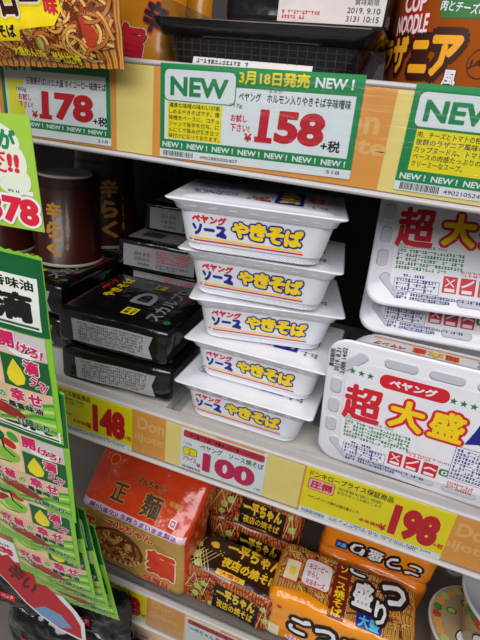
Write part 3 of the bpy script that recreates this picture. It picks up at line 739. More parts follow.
# large orange-red cup at the right
t = thing('cup_noodle', 'large orange red noodle cup with yellow characters on the top shelf at the right', 'noodle cup', (.0190, .110, 1.4125), (0, 0, 0))
rf = lambda z: .068+.010*z/.15
OR = M('cup_orange_red', (246, 124, 44), .3, coat=.3, vary=.18, bscale=9)
mb = MB(); lathe(mb, [(.066, 0), (.068, .001), (.078, .15), (.080, .1505), (.0805, .153), (.079, .155), (.04, .155)], OR, 64); part('cup', mb, t)
mb = MB(); pr = Print(mb, lambda x, y, h: ((rf(y)+h)*math.sin(x/.078), -(rf(y)+h)*math.cos(x/.078), y), 4, .3)
pr.text('CUP', -72, 124, -46, 138, WHITE, .03, .3, outline=((.07, REDINK),)); pr.text('NOODLE', -80, 107, -41, 122, WHITE, .03, .3, outline=((.07, REDINK),))
pr.rect(-30, 118, 30, 146, M('banner_green', (50, 120, 60), .4), .1, skew=-.3); pr.text('濃厚でコク旨', -28, 133, 20, 141, WHITE, .02, .2, rot=-6); pr.text('肉とチーズの旨み', -32, 121, 18, 129, WHITE, .02, .2, rot=-6)
part('cup_print', mb, t)
mb = MB(); pr = Print(mb, lambda x, y, h: ((rf(y)+h)*math.sin(x/.078), -(rf(y)+h)*math.cos(x/.078), y), 4, .45)
DB = M('dark_brown_ink')
for ch, a, b, c, d in (('ラ', -102, -82, 78, 104), ('ザ', -80, -58, 76, 106), ('ニ', -54, -34, 76, 102), ('ア', -33, -6, 74, 106)):
    pr.text(ch, a, c, b, d, M('cup_yellow_orange', (250, 176, 36), .35, coat=.3), .05, .3, outline=((.16, DB), (.10, DB)))
pr.text('風', -17, 68, -5, 80, WHITE, .03, .4, outline=((.06, DB),))
ring = [2*math.pi*i/28 for i in range(28)]
pr.line([(12+11*math.cos(a), 86+11*math.sin(a)) for a in ring+[0]], .8, DB); pr.text('JAS', 2, 82, 20, 89, DB, .02, .3)
part('name_print', mb, t)

# ---- bottom shelf goods
ORBAG = M('orange_bag_film', (214, 62, 22), .2, coat=.7, bump=.55, bscale=22, vary=.05)
GOLD = M('gold_bag_film', (190, 148, 62), .24, coat=.7, bump=.55, bscale=22, vary=.08)
DARKGOLD = M('dark_gold_ink', (66, 48, 22), .35)
RAMENRED = M('orange_red_ink', (214, 62, 30), .4)
t = thing('noodle_multipack', 'orange and gold noodle multipack bag at the left of the lower shelf', 'noodle multipack', (-.2960, .065, .6850), (0, 0, -2))
w, d, h = .205, .09, .232
def wp(c):
    x, y, z = c
    if z > .132: k = z-.132; z = .132+k*.74; y = y+k*.85
    return (x*(1+.02*math.sin(z*40)), y, z)
S, H = softbox(w, d, h, .016, .0028, 20, 2., wp)
mb = MB(); softbox_mesh(mb, S, H, [GOLD, ORBAG, ORBAG, ORBAG, ORBAG, GOLD], 34); part('bag', mb, t)
F = face_front(S, H)
mb = MB(); pr = Print(mb, F, 6, .5)
pr.rect(-102.4, 136, 102.4, 231, ORBAG, .0); pr.rect(-102.4, 127, 102.4, 139, M('pale_band', (226, 200, 214), .3, coat=.5), .3); part('orange_panel', mb, t)
mb = MB(); pr = Print(mb, F, 5, 1.0)
pr.text('麺が(進化)! 生麺うまいまま製法', -84, 129, 84, 137.5, M('purple_ink', (110, 50, 130), .4), .03, .2)
pr.text('マルちゃん', -18, 184, 34, 195, DARKGOLD, .04, .2, outline=((.03, M('gold_ink', (206, 160, 70), .3)),))
pr.text('正', -54, 150, -26, 176, DARKGOLD, .03, .2, outline=((.03, M('gold_ink')),)); pr.text('麺', 6, 146, 40, 179, DARKGOLD, .03, .2, outline=((.03, M('gold_ink')),))
pr.text('味噌味', 50, 172, 74, 180, M('gold_ink'), .02, .2); pr.text('味噌ラーメン', 50, 163, 74, 168, M('gold_ink'), .01, .2)
pr.ell(-70, 204, 9, 8, M('gold_ink'), .1); pr.ell(-70, 204, 7.4, 6.4, ORBAG, .2); pr.text('鱻', -75, 200, -65, 208, M('gold_ink'), 0, .3) if 0 else None
pr.rect(62, 146, 74, 158, WHITE, .2, 1); pr.rect(64, 148, 72, 156, REDINK, .3, 1); pr.rect(66, 150, 70, 154, WHITE, .4)
part('orange_print', mb, t)
mb = MB(); pr = Print(mb, F, 5, .6)
pr.ell(-28, 62, 52, 36, M('bowl_brown', (106, 50, 26), .35), .1); pr.ell(-28, 62, 47, 31, M('broth', (170, 104, 48), .25), .2)
pr.noodles(-68, 38, 10, 88, 60, [STR[0], STR[3], STR[1], STR[3]], 2.4, .3)
for i in range(11): a = .35+i*.23+math.pi; pr.ell(-28+50*math.cos(a), 62+34*math.sin(a), 3.2, 5, M('bowl_pattern', (214, 170, 130), .4), .9, 8)
pr.text('マルちゃん', -50, 102, 44, 122, RAMENRED, .05, 1., outline=((.06, M('cream_outline', (240, 220, 180), .4)),))
pr.text('正', -96, 62, -70, 108, RAMENRED, .06, 1., outline=((.05, M('cream_outline')),)); pr.text('麺', 30, 36, 84, 92, RAMENRED, .06, 1., outline=((.05, M('cream_outline')),))
pr.text('味噌味', 26, 14, 76, 30, RAMENRED, .05, 1., outline=((.04, M('cream_outline')),))
part('gold_front_print', mb, t)
mb = MB(); n = 40; vs = []
for k, (yy, zz) in enumerate(((.128, .203), (.134, .212), (.142, .222))):
    for i in range(n+1): vs.append((-.098+.196*i/n, yy+.0022*(1 if i % 2 else -1)*(k/2)-.040+.03, zz+.0015*math.sin(i*1.3)))
mb.add(vs, [(k*(n+1)+i, k*(n+1)+i+1, (k+1)*(n+1)+i+1, (k+1)*(n+1)+i) for k in range(2) for i in range(n)], ORBAG, True)
for i in range(len(vs)): pass
mb.add([(a, b+.0006, c_-.0012) for a, b, c_ in vs], [(k*(n+1)+i, (k+1)*(n+1)+i, (k+1)*(n+1)+i+1, k*(n+1)+i+1) for k in range(2) for i in range(n)], ORBAG, True)
part('crimped_seal', mb, t, 'crimped orange seal along the back edge')

# red noodle bags
REDBAG = M('dark_red_bag_film', (96, 20, 16), .24, coat=.6, bump=.25, bscale=24)
def red_bag(label, loc, rz, wdh, seed, group='red yakisoba noodle bags'):
    t = thing('noodle_bag', label, 'noodle bag', loc, (0, 0, rz), group)
    w, d, h = wdh
    S, H = softbox(w, d, h, .014, .0022, 24, seed)
    mb = MB(); softbox_mesh(mb, S, H, [NOODR, REDBAG, NOODR, NOODR, REDBAG, REDBAG], 24); part('bag', mb, t)
    F, T = face_front(S, H), face_top(S, H); W2 = w*500; hh = h*1000; dd = d*1000
    G1 = M('cabbage_green'); Y1 = M('mustard_yellow_ink', (238, 196, 44), .3)
    CR = M('mayonnaise_cream', (238, 214, 150), .3)
    mb = MB(); pr = Print(mb, F, 6, .5)
    pr.noodles(-W2+2, 2, W2-2, hh-2, 46, STRR, 2.2, .1)
    for x, y, a in ((-.62, .5, 9), (-.48, .66, 8), (-.66, .28, 7), (.86, .4, 8), (.78, .7, 6), (.34, .3, 6), (-.3, .18, 6)): pr.blob(x*W2, y*hh, a, G1, .5, asp=1.1)
    pr.poly([(-.28*W2, .14*hh), (.66*W2, .12*hh), (.70*W2, .70*hh), (-.24*W2, .86*hh)], BLACKINK, .65)
    for i in range(14): pr.ell(random.uniform(-.22, .62)*W2, random.uniform(.2, .74)*hh, 1.1, 1.1, Y1, .75, 6)
    pr.text('一平ちゃん', -.20*W2, .44*hh, .62*W2, .78*hh, Y1, .06, .8, rot=-2); pr.text('夜店の焼そば', -.18*W2, .18*hh, .60*W2, .40*hh, Y1, .03, .8, rot=-2)
    pr.line([(-.95*W2, .2*hh), (-.7*W2, .86*hh), (-.5*W2, .3*hh), (-.36*W2, .9*hh)], 1.2, CR, .9)
    pr.line([(.7*W2, .1*hh), (.8*W2, .8*hh), (.9*W2, .2*hh), (.97*W2, .8*hh)], 1.0, CR, .9)
    part('front_print', mb, t)
    mb = MB(); pr = Print(mb, T, 6, .5)
    pr.rect(-.98*W2, .03*dd, .98*W2, .97*dd, M('charcoal_brown_print', (50, 26, 16), .3, coat=.4), .0)
    for i in range(44): pr.ell(random.uniform(-.9, .9)*W2, random.uniform(.3, .95)*dd, 1.3, 1.3, Y1, .15, 6)
    pr.text('一平ちゃん', -.3*W2, .58*dd, .9*W2, .92*dd, Y1, .05, .3); pr.text('夜店の焼そば', -.28*W2, .26*dd, .92*W2, .5*dd, Y1, .05, .3)
    pr.blob(-.55*W2, .68*dd, 9, Y1, .4); pr.rect(-.3*W2, .06*dd, .3*W2, .18*dd, Y1, .3); pr.text('大盛り', -.2*W2, .08*dd, .2*W2, .16*dd, REDINK, .03, .45)
    for x, y, a in ((-.8, .3, 9), (-.88, .55, 8), (-.7, .12, 8)): pr.blob(x*W2, y*dd, a, G1, .3)
    for k in range(5):
        pr.line([(-.98*W2+k*7, .06*dd), (-.72*W2+k*7, .5*dd)], .9, CR, .6); pr.line([(-.72*W2+k*6, .04*dd), (-.98*W2+k*6, .46*dd)], .9, CR, .6)
    part('top_print', mb, t)
    return t
r0 = red_bag('red yakisoba bag with mayonnaise lattice at the very front of the lower shelf', (-.1240, .0620, .6850), -2, (.162, .078, .082), 1.)
r1 = red_bag('red and green noodle bag directly under the 100 card, uppermost at the back', (-.1220, .178, .8540), -1, (.168, .095, .083), 4.)
dup(r1, 'red and green noodle bag at the back, second one down under the 100 card', (-.1260, .177, .7695), (0, 0, 1))
dup(r1, 'lowest red noodle bag of the rear pile, behind the front one', (-.1230, .179, .6855), (0, 0, 0))

# orange yellow bags
YORG = M('orange_yellow_bag_film', (244, 152, 24), .2, coat=.7, bump=.5, bscale=22, vary=.05)
def orange_bag(label, loc, rz, wdh, seed, group='orange yellow noodle bags'):
    t = thing('noodle_bag', label, 'noodle bag', loc, (0, 0, rz), group)
    w, d, h = wdh; S, H = softbox(w, d, h, .016, .0022, 22, seed)
    mb = MB(); softbox_mesh(mb, S, H, [YORG, YORG, YORG, YORG, NOODB, YORG], 26); part('bag', mb, t)
    F, T = face_front(S, H), face_top(S, H); W2 = w*500; hh = h*1000; dd = d*1000
    mb = MB(); pr = Print(mb, F, 6, .5)
    for i, (ch, s) in enumerate(zip('ごつ盛り', (1, .9, .9, .9))): pr.text(ch, (-.62+i*.36)*W2, .36*hh, (-.32+i*.36)*W2, .74*hh, WHITE, .04, .3, outline=((.15, BLACKINK), (.09, BLACKINK)))
    pr.rect(-.95*W2, .12*hh, -.74*W2, .36*hh, M('cream_badge', (238, 226, 180), .4), .1); pr.ell(-.52*W2, .2*hh, 13, 6, WHITE, .2); pr.text('からし', -.62*W2, .13*hh, -.42*W2, .26*hh, REDINK, .03, .35)
    pr.ell(-.80*W2, .78*hh, 4, 3, REDINK, .2); pr.text('ソース焼そば', -.1*W2, .08*hh, .6*W2, .26*hh, BLACKINK, .04, .3)
    part('front_print', mb, t)
    mb = MB(); pr = Print(mb, T, 6, .5)
    pr.noodles(-W2+3, 3, W2-3, dd-3, 110, [STR[0], STR[1], STR[2], STR[3]], 2.0, .1)
    pr.poly([(-.98*W2, -.02*dd), (-.98*W2, .12*dd), (-.5*W2, .2*dd), (.0*W2, .08*dd), (.5*W2, .03*dd), (.98*W2, .02*dd), (.98*W2, -.02*dd)], YORG, .75)
    pr.rect(-.88*W2, .28*dd, -.66*W2, .66*dd, REDINK, .75, 1); pr.rect(-.87*W2, .30*dd, -.67*W2, .64*dd, M('cream_badge'), .85, 1); pr.text('福', -.82*W2, .38*dd, -.72*W2, .54*dd, YELINK, .03, 1.)
    pr.rect(-.62*W2, .3*dd, -.2*W2, .78*dd, REDINK, .75, 9); pr.rect(-.61*W2, .32*dd, -.21*W2, .76*dd, WHITE, .85, 8)
    for i, s_ in enumerate(('キユーピー', 'からし', 'マヨネーズ')): pr.text(s_, -.55*W2, (.60-i*.13)*dd, (-.27 if i != 1 else -.38)*W2, (.70-i*.13)*dd, REDINK, .03, 1.)
    pr.rect(-.17*W2, -.02*dd, .06*W2, .92*dd, M('dark_red_panel', (120, 30, 14), .4), .8, 3); pr.text('ソース焼そば', -.13*W2, .04*dd, .02*W2, .86*dd, YELINK, .03, 1., vert=True)
    for i, ch in enumerate('盛'): pr.text(ch, .12*W2, .30*dd, .40*W2, .72*dd, WHITE, .04, .9, outline=((.15, BLACKINK), (.09, BLACKINK)))
    pr.text('り', .44*W2, .16*dd, .60*W2, .52*dd, WHITE, .04, .9, outline=((.15, BLACKINK), (.09, BLACKINK))); pr.text('つ', .50*W2, .52*dd, .84*W2, .86*dd, WHITE, .04, .9, outline=((.15, BLACKINK), (.09, BLACKINK)))
    pr.text('ご', .02*W2, .80*dd, .30*W2, 1.0*dd, WHITE, .04, .9, outline=((.15, BLACKINK), (.09, BLACKINK)))
    pr.rect(.22*W2, .03*dd, .56*W2, .24*dd, BLUEINK, .8, 2); pr.text('大盛', .25*W2, .05*dd, .53*W2, .22*dd, M('sky_ink', (90, 190, 230), .4), .04, 1.)
    part('top_print', mb, t)
    return t
g0 = orange_bag('orange yellow noodle bag at the front of the lower shelf with large white outlined characters', (.0480, .0740, .6850), -1, (.216, .108, .100), 3.)
def rear_orange(label, loc, rz):
    t = thing('noodle_bag', label, 'noodle bag', loc, (0, 0, rz), 'orange yellow noodle bags')
    S, H = softbox(.185, .10, .075, .018, .0025, 22, 6.)
    mb = MB(); softbox_mesh(mb, S, H, [M('deep_orange_film', (244, 142, 26), .24, coat=.6, bump=.25, bscale=22)]*6, 24); part('bag', mb, t)
    mb = MB(); pr = Print(mb, face_front(S, H), 6, .5)
    for i, ch in enumerate('り盛つご'): pr.text(ch, -42+i*30, 20, -18+i*30, 46, WHITE, .03, .3, outline=((.15, BLACKINK), (.09, BLACKINK)), rot=180)
    pr.rect(-66, 20, -46, 38, BLUEINK, .1, 2); pr.text('大盛', -64, 24, -48, 34, M('sky_ink'), .04, .3); part('front_print', mb, t)
    return t
g1 = rear_orange('orange noodle bag behind the front one, its characters upside down, upper of the rear pair', (.0850, .200, .8380), 1)
dup(g1, 'orange noodle bag behind the front one, in the middle of the rear pile', (.0880, .198, .7620), (0, 0, -2))
dup(g1, 'orange noodle bag hidden in the rear pile, second from the shelf', (.0860, .200, .6855), (0, 0, 0))

# lidded bowls at the right
def bowl(label, loc, rz, s=1., sleeve=False):
    t = thing('noodle_bowl', label, 'noodle bowl', loc, (0, 0, rz), 'round noodle bowls on the lower shelf')
    CB = M('beige_bowl_print', (176, 152, 116), .35, coat=.3)
    mb = MB(); lathe(mb, [(.050*s, 0), (.052*s, .002), (.060*s, .05*s), (.069*s, .088*s)], CB, 56, cap=(True, True)); part('bowl', mb, t)
    rf = lambda z: .052*s+(.017*s)*(z/(.088*s))
    mb = MB(); pr = Print(mb, lambda x, y, h: ((rf(y)+h)*math.sin(x/.064), -(rf(y)+h)*math.cos(x/.064), y), 5, .5)
    for i in range(16): pr.blob(-75+i*10, 72+random.uniform(-4, 4), 9, random.choice((M('cabbage_green'), M('pork_red'), M('leaf_green', (70, 130, 50), .4), STR[1])), .1+.01*i)
    pr.ell(-58, 50, 7, 6, M('leaf_green'), .1); pr.ell(-58, 50, 4.6, 3.8, M('cabbage_green'), .2)
    pr.ell(6, 38, 34, 26, BLACKINK, .2, 32); pr.ell(6, 38, 32, 24, WHITE, .3, 32); pr.text('塩だし', -14, 30, 28, 46, BLACKINK, .03, .4)
    part('bowl_print', mb, t)
    mb = MB(); lathe(mb, [(.069*s, .086*s), (.0735*s, .0865*s), (.0745*s, .089*s), (.0735*s, .0925*s), (.071*s, .0925*s), (.069*s, .088*s), (.03*s, .0895*s)], M('grey_white_lid', (200, 202, 208), .22, coat=.6), 56, cap=(False, True)); lid = part('lid', mb, t)
    if sleeve:
        mb = MB(); pr = Print(mb, lambda x, y, h: (x, y, .0926*s+h), h=.1)
        pr.ell(0, 0, 70, 70, M('beige_bowl_print'), 0, 40)
        for i in range(30): a = i*.21; pr.blob(61*math.cos(a), 61*math.sin(a), 8, random.choice((M('cabbage_green'), M('pork_red'), M('leaf_green'), STR[1])), .05+.004*i)
        for x, y in ((-36, 22), (-10, 40), (20, 30)): pr.ell(x, y, 8, 6, M('leaf_green'), .3); pr.ell(x, y, 5.4, 3.8, M('cabbage_green'), .4)
        pr.ell(-4, -20, 36, 20, BLACKINK, .3, 32); pr.ell(-4, -20, 34, 18, WHITE, .4, 32); pr.text('塩だし', -24, -28, 16, -12, BLACKINK, .03, .5)
        part('lid_print', mb, lid)
    return t
w0 = bowl('round noodle bowl with a shiny grey lid at the right edge of the lower shelf', (.2720, .090, .7755), -30, 1.0)
bowl('round noodle bowl with a beige printed lid, lower right under the shiny lidded one', (.2480, .100, .6850), 10, .98, True)
t2 = dup(w0, 'dim green and beige bowl standing at the back right behind the orange bags', (.2350, .300, .8240), (0, 0, 10))
for z in (.6850, .7545): dup(w0, 'noodle bowl in the rear pile at the right, %s' % ('on the shelf' if z < .7 else 'middle of three'), (.235, .300, z), (0, 0, 5)).scale = (.75, .75, .74)
t2.scale = (.8, .8, .8)

# ---- next shelf below: tops of bags under the lowest rail
t = thing('noodle_multipack', 'cream and red noodle multipack under the lowest rail, bottom of the picture', 'noodle multipack', (-.2250, .070, .3980+.0), (0, 0, -2))
S, H = softbox(.20, .12, .185, .014, .002, 22, 12.)
mb = MB(); softbox_mesh(mb, S, H, [M('cream_bag_film', (226, 200, 150), .3, coat=.4)]*6, 20); part('bag', mb, t)
mb = MB(); pr = Print(mb, face_front(S, H), 6, .5); pr.rect(-98, 150, 98, 160, WHITE, .1); pr.text('生麺うまいまま製法', -60, 152, 90, 158, REDINK, .02, .3)
pr.text('マルちゃん', -50, 128, 70, 148, RAMENRED, .06, .3, outline=((.05, WHITE),)); pr.text('正麺', -90, 70, 50, 122, RAMENRED, .06, .3, outline=((.05, WHITE),)); part('front_print', mb, t)
t = thing('noodle_multipack', 'plain red noodle multipack beside the cream one under the lowest rail', 'noodle multipack', (-.0250, .070, .4000), (0, 0, 1))
S, H = softbox(.185, .12, .18, .014, .002, 22, 14.)
mb = MB(); softbox_mesh(mb, S, H, [M('crimson_bag_film', (150, 16, 24), .3, coat=.5, bump=.2, bscale=22)]*6, 20); part('bag', mb, t)
for x, lb in ((-.2250, 'noodle carton supporting the cream multipack'), (-.0250, 'noodle carton supporting the red multipack')): dup(k0, lb, (x, .11, .2905), (0, 0, 0)).scale = (1, 1, 2.0)

# ---- hanging strip at the left: card, packets
LIME = M('lime_green_film', (132, 202, 50), .26, coat=.5, bump=.1, bscale=24)
LEAF = M('mid_green_print', (60, 160, 50), .35); DKG = M('dark_green_print', (18, 96, 50), .35)
BEIGE = M('beige_print', (224, 190, 150), .35); PALELIME = M('pale_lime_print', (200, 226, 120), .35); MAG = M('magenta_pink_ink', (206, 30, 96), .4)
CHILI = M('chili_red_print', (150, 20, 24), .3, coat=.3); DROP = M('oil_drop_yellow', (236, 220, 30), .2, coat=.5)
def green_packet(label, loc, rot, group):
    t = thing('flavour_oil_packet', label, 'seasoning packet', loc, rot, group)
    w, h = .139, .207
    fn, bk = pillow(w, h, .009, .007, .0011, 22, 2.)
    mb = MB(); pillow_mesh(mb, fn, bk, w, h, LIME, 26, .0008); part('packet', mb, t)
    mb = MB(); pr = Print(mb, lambda x, y, q: fn(x*1.24, y, q), 6, .35)
    pr.rect(-55.5, 128, 55.5, 204, DKG, .0); pr.text('風味ゆたか一風香味油', -50, 181, 46, 189, BLACKINK, .03, .3) if 0 else None
    pr.rect(-53, 134, 50, 186, M('packet_white', (232, 236, 226), .35), .1); pr.text('一風香味油', -20, 173, 46, 183, BLACKINK, .03, .2, outline=())
    pr.text('極滴', -34, 140, 44, 170, BLACKINK, .05, .2); pr.rect(-50, 135.5, 48, 138, DKG, .15); part('header_print', mb, t)
    mb = MB(); pr = Print(mb, lambda x, y, q: fn(x*1.24, y, q), 6, .35)
    pr.rect(-51, 7, 51, 127, BEIGE, .05)
    pr.poly([(-51, 7), (51, 7), (51, 48), (30, 44), (0, 30), (-30, 22), (-51, 24)], LIME, .1)
    for k in range(5): pr.line([(51, 50-k*9), (30, 44-k*7), (10, 30-k*5), (-12, 22-k*4)], 3.6, (LEAF, PALELIME)[k % 2], .2+.02*k)
    for k in range(3): pr.line([(-51, 52-k*8), (-38, 48-k*7), (-24, 36-k*6)], 3.6, (LEAF, PALELIME)[k % 2], .2+.02*k)
    pr.rect(2, 102, 51, 127, M('photo_grey_plate', (206, 200, 196), .35), .12); pr.ell(30, 108, 18, 8, WHITE, .16); pr.ell(30, 110, 12, 4.5, STR[0], .2)
    pr.rect(2, 62, 51, 100, DKG, .12)
    pr.poly([(16, 96), (9, 84), (6, 76), (8, 68), (16, 64), (24, 68), (26, 76), (22, 86)], DROP, .2)
    pr.rect(-51, 62, 0, 127, M('art_cream', (234, 206, 160), .35), .12)
    for x, y, a, b, r_, m in ((-30, 112, 13, 9, 20, DKG), (-14, 104, 10, 6, -30, M('pepper_red', (190, 30, 24), .3)), (-36, 92, 12, 6, 30, CHILI), (-18, 84, 16, 12, 0, LIME), (-40, 74, 12, 8, 0, PALELIME), (-8, 116, 6, 8, 40, LEAF)):
        pr.ell(x, y, a, b, m, .2+.01*(a-x*.1), rot=r_); 
    pr.line([(-50, 104), (-36, 118), (-22, 108), (-20, 92), (-8, 84)], 2.4, BLACKINK, .45); pr.line([(-46, 80), (-30, 70), (-14, 72)], 1.4, BLACKINK, .45)
    pr.ell(-6, 28, 26, 8, CHILI, .3, rot=-14); pr.ell(-14, 33, 12, 3, M('pepper_red'), .36, rot=-14)
    part('picture_print', mb, t)
    mb = MB(); pr = Print(mb, lambda x, y, q: fn(x*1.24, y, q), 6, .75)
    W_ = M('packet_white')
    for ch, x, m, s in (('究', -44, MAG, 15), ('極', -26, MAG, 15), ('の', -8, LEAF, 8), ('幸', 6, MAG, 17), ('せ', 26, MAG, 15)): pr.text(ch, x, 44, x+s, 44+s, m, .05, .2, outline=((.06, W_),))
    pr.text('ハバンナー風香味油', -46, 34, 40, 42.5, BLACKINK, .045, .2, outline=((.05, W_),))
    pr.text('開', 4, 108, 20, 126, MAG, .05, .2, outline=((.06, W_),)); pr.text('けろ!', 22, 104, 48, 116, MAG, .05, .2, outline=((.06, W_),), rot=-12)
    pr.text('滴', 26, 82, 42, 99, MAG, .05, .2, outline=((.06, W_),)); pr.text('ラス!', 30, 66, 48, 78, MAG, .05, .2, outline=((.06, W_),), rot=-25)
    pr.text('11袋入り', 8, 11, 44, 22, DKG, .05, .2, outline=((.05, W_),)); part('lettering', mb, t)
    return t
PK = [((-.3720, -.1150, 1.0740), (93, 0, 0), 'green oil packet with the full header and drop picture, uppermost of the hanging packets'),
      ((-.3700, -.1050, .9420), (93, 1, 0), 'green oil packet second from the top of the hanging packets'),
      ((-.3760, -.0950, .8420), (93, -1, 0), 'green oil packet third from the top, its left edge and pink lettering in view'),
      ((-.3620, -.0820, .7600), (93, -5, 0), 'green oil packet fourth from the top, only its lower right part showing'),
      ((-.3470, -.0700, .7250), (93, -8, 0), 'green oil packet fifth from the top, a lime stripe beneath the fourth'),
      ((-.3380, -.0580, .6850), (93, -9, 0), 'green oil packet lowest and furthest right of the hanging packets')]
p0 = green_packet(PK[0][2], PK[0][0], PK[0][1], 'green flavour oil packets hanging at the left')
for l, r_, lb in PK[1:]: dup(p0, lb, l, r_)
p0.scale = (1, 1.1, 1)

# price card with 378 on the hanging strip
t = thing('price_card', 'lime green hanging card with red and green lettering and 378, left edge', 'price card', (-.3350, -.1300, 1.3260), (90, 0, 0))
mb = MB(); mb.add([(-.07, -.004, 0), (.041, .001, 0), (.034, .096, 0), (-.07, .092, 0), (-.07, -.004, -.0006), (.041, .001, -.0006), (.034, .096, -.0006), (-.07, .092, -.0006)],
       [(0, 1, 2, 3), (7, 6, 5, 4), (0, 4, 5, 1), (1, 5, 6, 2), (2, 6, 7, 3), (3, 7, 4, 0)], M('card_lime', (160, 204, 70), .4)); part('card', mb, t)
mb = MB(); pr = Print(mb)
PW = M('cloud_pale', (226, 234, 214), .4)
for x, y, rx, ry in ((-12, 72, 34, 17), (2, 56, 26, 20), (-30, 56, 36, 26), (12, 42, 19, 13)): pr.ell(x, y, rx, ry, PW, .05+abs(x)*.006)
part('cloud_panel', mb, t)
mb = MB(); pr = Print(mb)
GG = M('stroke_green', (40, 134, 84), .4); RR = M('stroke_red', (220, 36, 60), .4)
pr.text('ハーが', -42, 68, 18, 85, GG, .05, .2, rot=-4); pr.text('激変!!', -48, 47, 20, 67, RR, .05, .2); part('headline', mb, t)
mb = MB(); pr = Print(mb); pr.text('378', -22, 4, 37, 28, RR, .06, .3, outline=((.07, WHITE),)); part('price_figures', mb, t)
mb = MB(); pr = Print(mb); pr.rect(4, 31, 32, 34.5, WHITE, .1); pr.micro(5, 31.3, 31, 34.2, 1, DARKINK, .2); part('small_print', mb, t)
# salmon corner card above
t = thing('price_card', 'narrow salmon brown card at the very left edge beside the 178 card', 'price card', (-.3480, -.1280, 1.4210), (90, 0, 0))
mb = MB(); mb.add([(-.05, 0, 0), (.0165, 0, 0), (.0120, .068, 0), (-.05, .070, 0), (-.05, 0, -.0005), (.0165, 0, -.0005), (.0120, .068, -.0005), (-.05, .070, -.0005)],
       [(0, 1, 2, 3), (7, 6, 5, 4), (0, 4, 5, 1), (1, 5, 6, 2), (2, 6, 7, 3), (3, 7, 4, 0)], M('salmon_card', (216, 166, 120), .5)); part('card', mb, t)
mb = MB(); pr = Print(mb); pr.rect(-20, 6, 12, 16, M('card_brown_box', (130, 60, 36), .5), .05); pr.rect(-18, 8, 10, 14, WHITE, .1); part('small_box_print', mb, t)

# red and white 298 card and the black sachets behind it
t = thing('price_card', 'die cut card with a red splash and red 298 behind the lower green packets', 'price card', (-.428, -.058, .6060), (92, 0, 0))
mb = MB(); n_ = [(-90, 170), (-90, 75), (-60, 50), (-30, 18), (0, 0), (40, -14), (92, -14), (92, 40), (78, 62), (60, 80), (30, 104), (0, 122), (-20, 140), (-24, 168)]
mb.loft([[(x/1000, y/1000, z) for x, y in n_[::-1]] for z in (-.0006, 0)], WHITE, smooth=False); part('card', mb, t)
mb = MB(); pr = Print(mb)
SP = M('splash_red', (190, 34, 44), .4)
pr.poly([(-88, 128), (-88, 78), (-58, 52), (-28, 22), (2, 6), (40, -8), (84, -8), (84, 30), (70, 56), (52, 72), (30, 94), (12, 100), (0, 112), (-14, 116), (-24, 128), (-38, 122), (-50, 134), (-64, 124), (-76, 136)], SP, .1)
pr.poly([(-14, 14), (12, 36), (46, 34), (66, 10), (44, -4), (4, 4)], M('pale_blue_panel', (120, 160, 200), .4), .15)
part('splash_print', mb, t)
mb = MB(); pr = Print(mb); pr.text('298', -74, 134, -38, 150, RR, .07, .3); part('price_figures', mb, t)
mb = MB(); pr = Print(mb); pr.micro(-74, 153, -36, 160, 1, DARKINK); part('small_print', mb, t)
mb = MB(); pr = Print(mb); pr.text('辛い', -56, 62, 4, 112, M('maroon_print', (96, 14, 22), .4), .05, .3, rot=-35); part('headline', mb, t)
def sachet(label, loc, rot, seed):
    t = thing('black_packet', label, 'seasoning packet', loc, rot, 'black packets at the bottom left')
    fn, bk = pillow(.15, .12, .045, .004, .006, 34, seed)
    mb = MB(); pillow_mesh(mb, fn, bk, .15, .12, BLACKFILM, 34, .0006); part('packet', mb, t)
    mb = MB(); pr = Print(mb, fn, 5, .6); pr.rect(-30, 40, 6, 56, REDINK, .1, 2); pr.text('3パック', -26, 43, 2, 53, WHITE, .03, .3); pr.rect(10, 16, 44, 26, WHITE, .1); pr.micro(12, 17, 42, 25, 1, DARKINK, .2); part('red_label', mb, t, 'small red label with 3')
    return t
s0 = sachet('black glossy packet with a small red 3 label at the lower left edge', (-.4950, -.040, .5650), (84, 4, 4), 3.)
s1 = dup(s0, 'black glossy packet at the bottom, right of the red splash card', (-.3350, -.0300, .5800), (84, -6, -4))
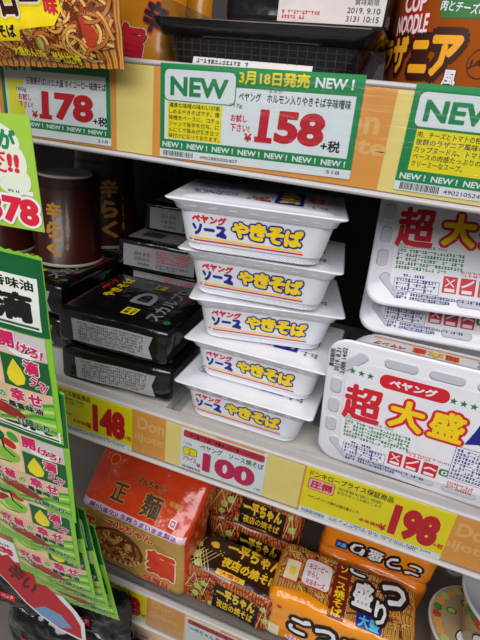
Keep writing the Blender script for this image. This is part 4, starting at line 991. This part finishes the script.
dup(s0, 'black glossy packet at the bottom left corner of the picture', (-.4500, -.0500, .4750), (84, 8, 0))
for i, (l, r_, lb) in enumerate((((-.3300, -.022, .4700), (86, 3, 0), 'black glossy packet under the right hand black one, beneath the red splash card'),)): dup(s0, lb, l, r_)

# ---- lights: ceiling tubes above the aisle, seen through no camera trick
def area(name, loc, rot, sx, sy, e, col=(1, 1, 1)):
    l = bpy.data.lights.new(name, 'AREA'); l.shape = 'RECTANGLE'; l.size = sx; l.size_y = sy; l.energy = e; l.color = col
    o = bpy.data.objects.new(name, l); C.objects.link(o); o.location = loc; o.rotation_euler = tuple(R(a) for a in rot); return o
area('ceiling_tube_light', (-.4, -.85, 2.9), (10, 0, 0), 2.4, .35, 16, (1, .975, .985))
area('ceiling_tube_light', (.1, -2.0, 2.55), (48, 0, 0), 2.8, 1.0, 54, (1, .975, 1.0))
wd = bpy.data.worlds.new('store_air'); bpy.context.scene.world = wd; wd.use_nodes = True
wd.node_tree.nodes['Background'].inputs['Color'].default_value = (.95, .97, 1, 1); wd.node_tree.nodes['Background'].inputs['Strength'].default_value = .14

# ---- camera
cam = bpy.data.cameras.new('camera'); co = bpy.data.objects.new('camera', cam); C.objects.link(co)
cam.sensor_fit = 'HORIZONTAL'; cam.sensor_width = 36; cam.lens = 471.07*36/480; cam.clip_start = .01
Rc = [[0.93340165, -0.10079406, 0.34438629], [0.23190447, 0.9018267, -0.36459418], [-0.27382783, 0.42017753, 0.86514112]]
# rows: camera right, down, forward given on world x, -z, y
def wv(r): return Vector((r[0], r[2], -r[1]))
xa, ya, za = wv(Rc[0]), -wv(Rc[1]), -wv(Rc[2])
co.matrix_world = Matrix(((xa[0], ya[0], za[0], 0), (xa[1], ya[1], za[1], -.46), (xa[2], ya[2], za[2], 1.45), (0, 0, 0, 1)))
sc = bpy.context.scene; sc.camera = co
sc.view_settings.view_transform = 'Standard'; sc.view_settings.look = 'None'; sc.view_settings.gamma = 1; sc.view_settings.exposure = -.1
sc.view_settings.use_curve_mapping = False
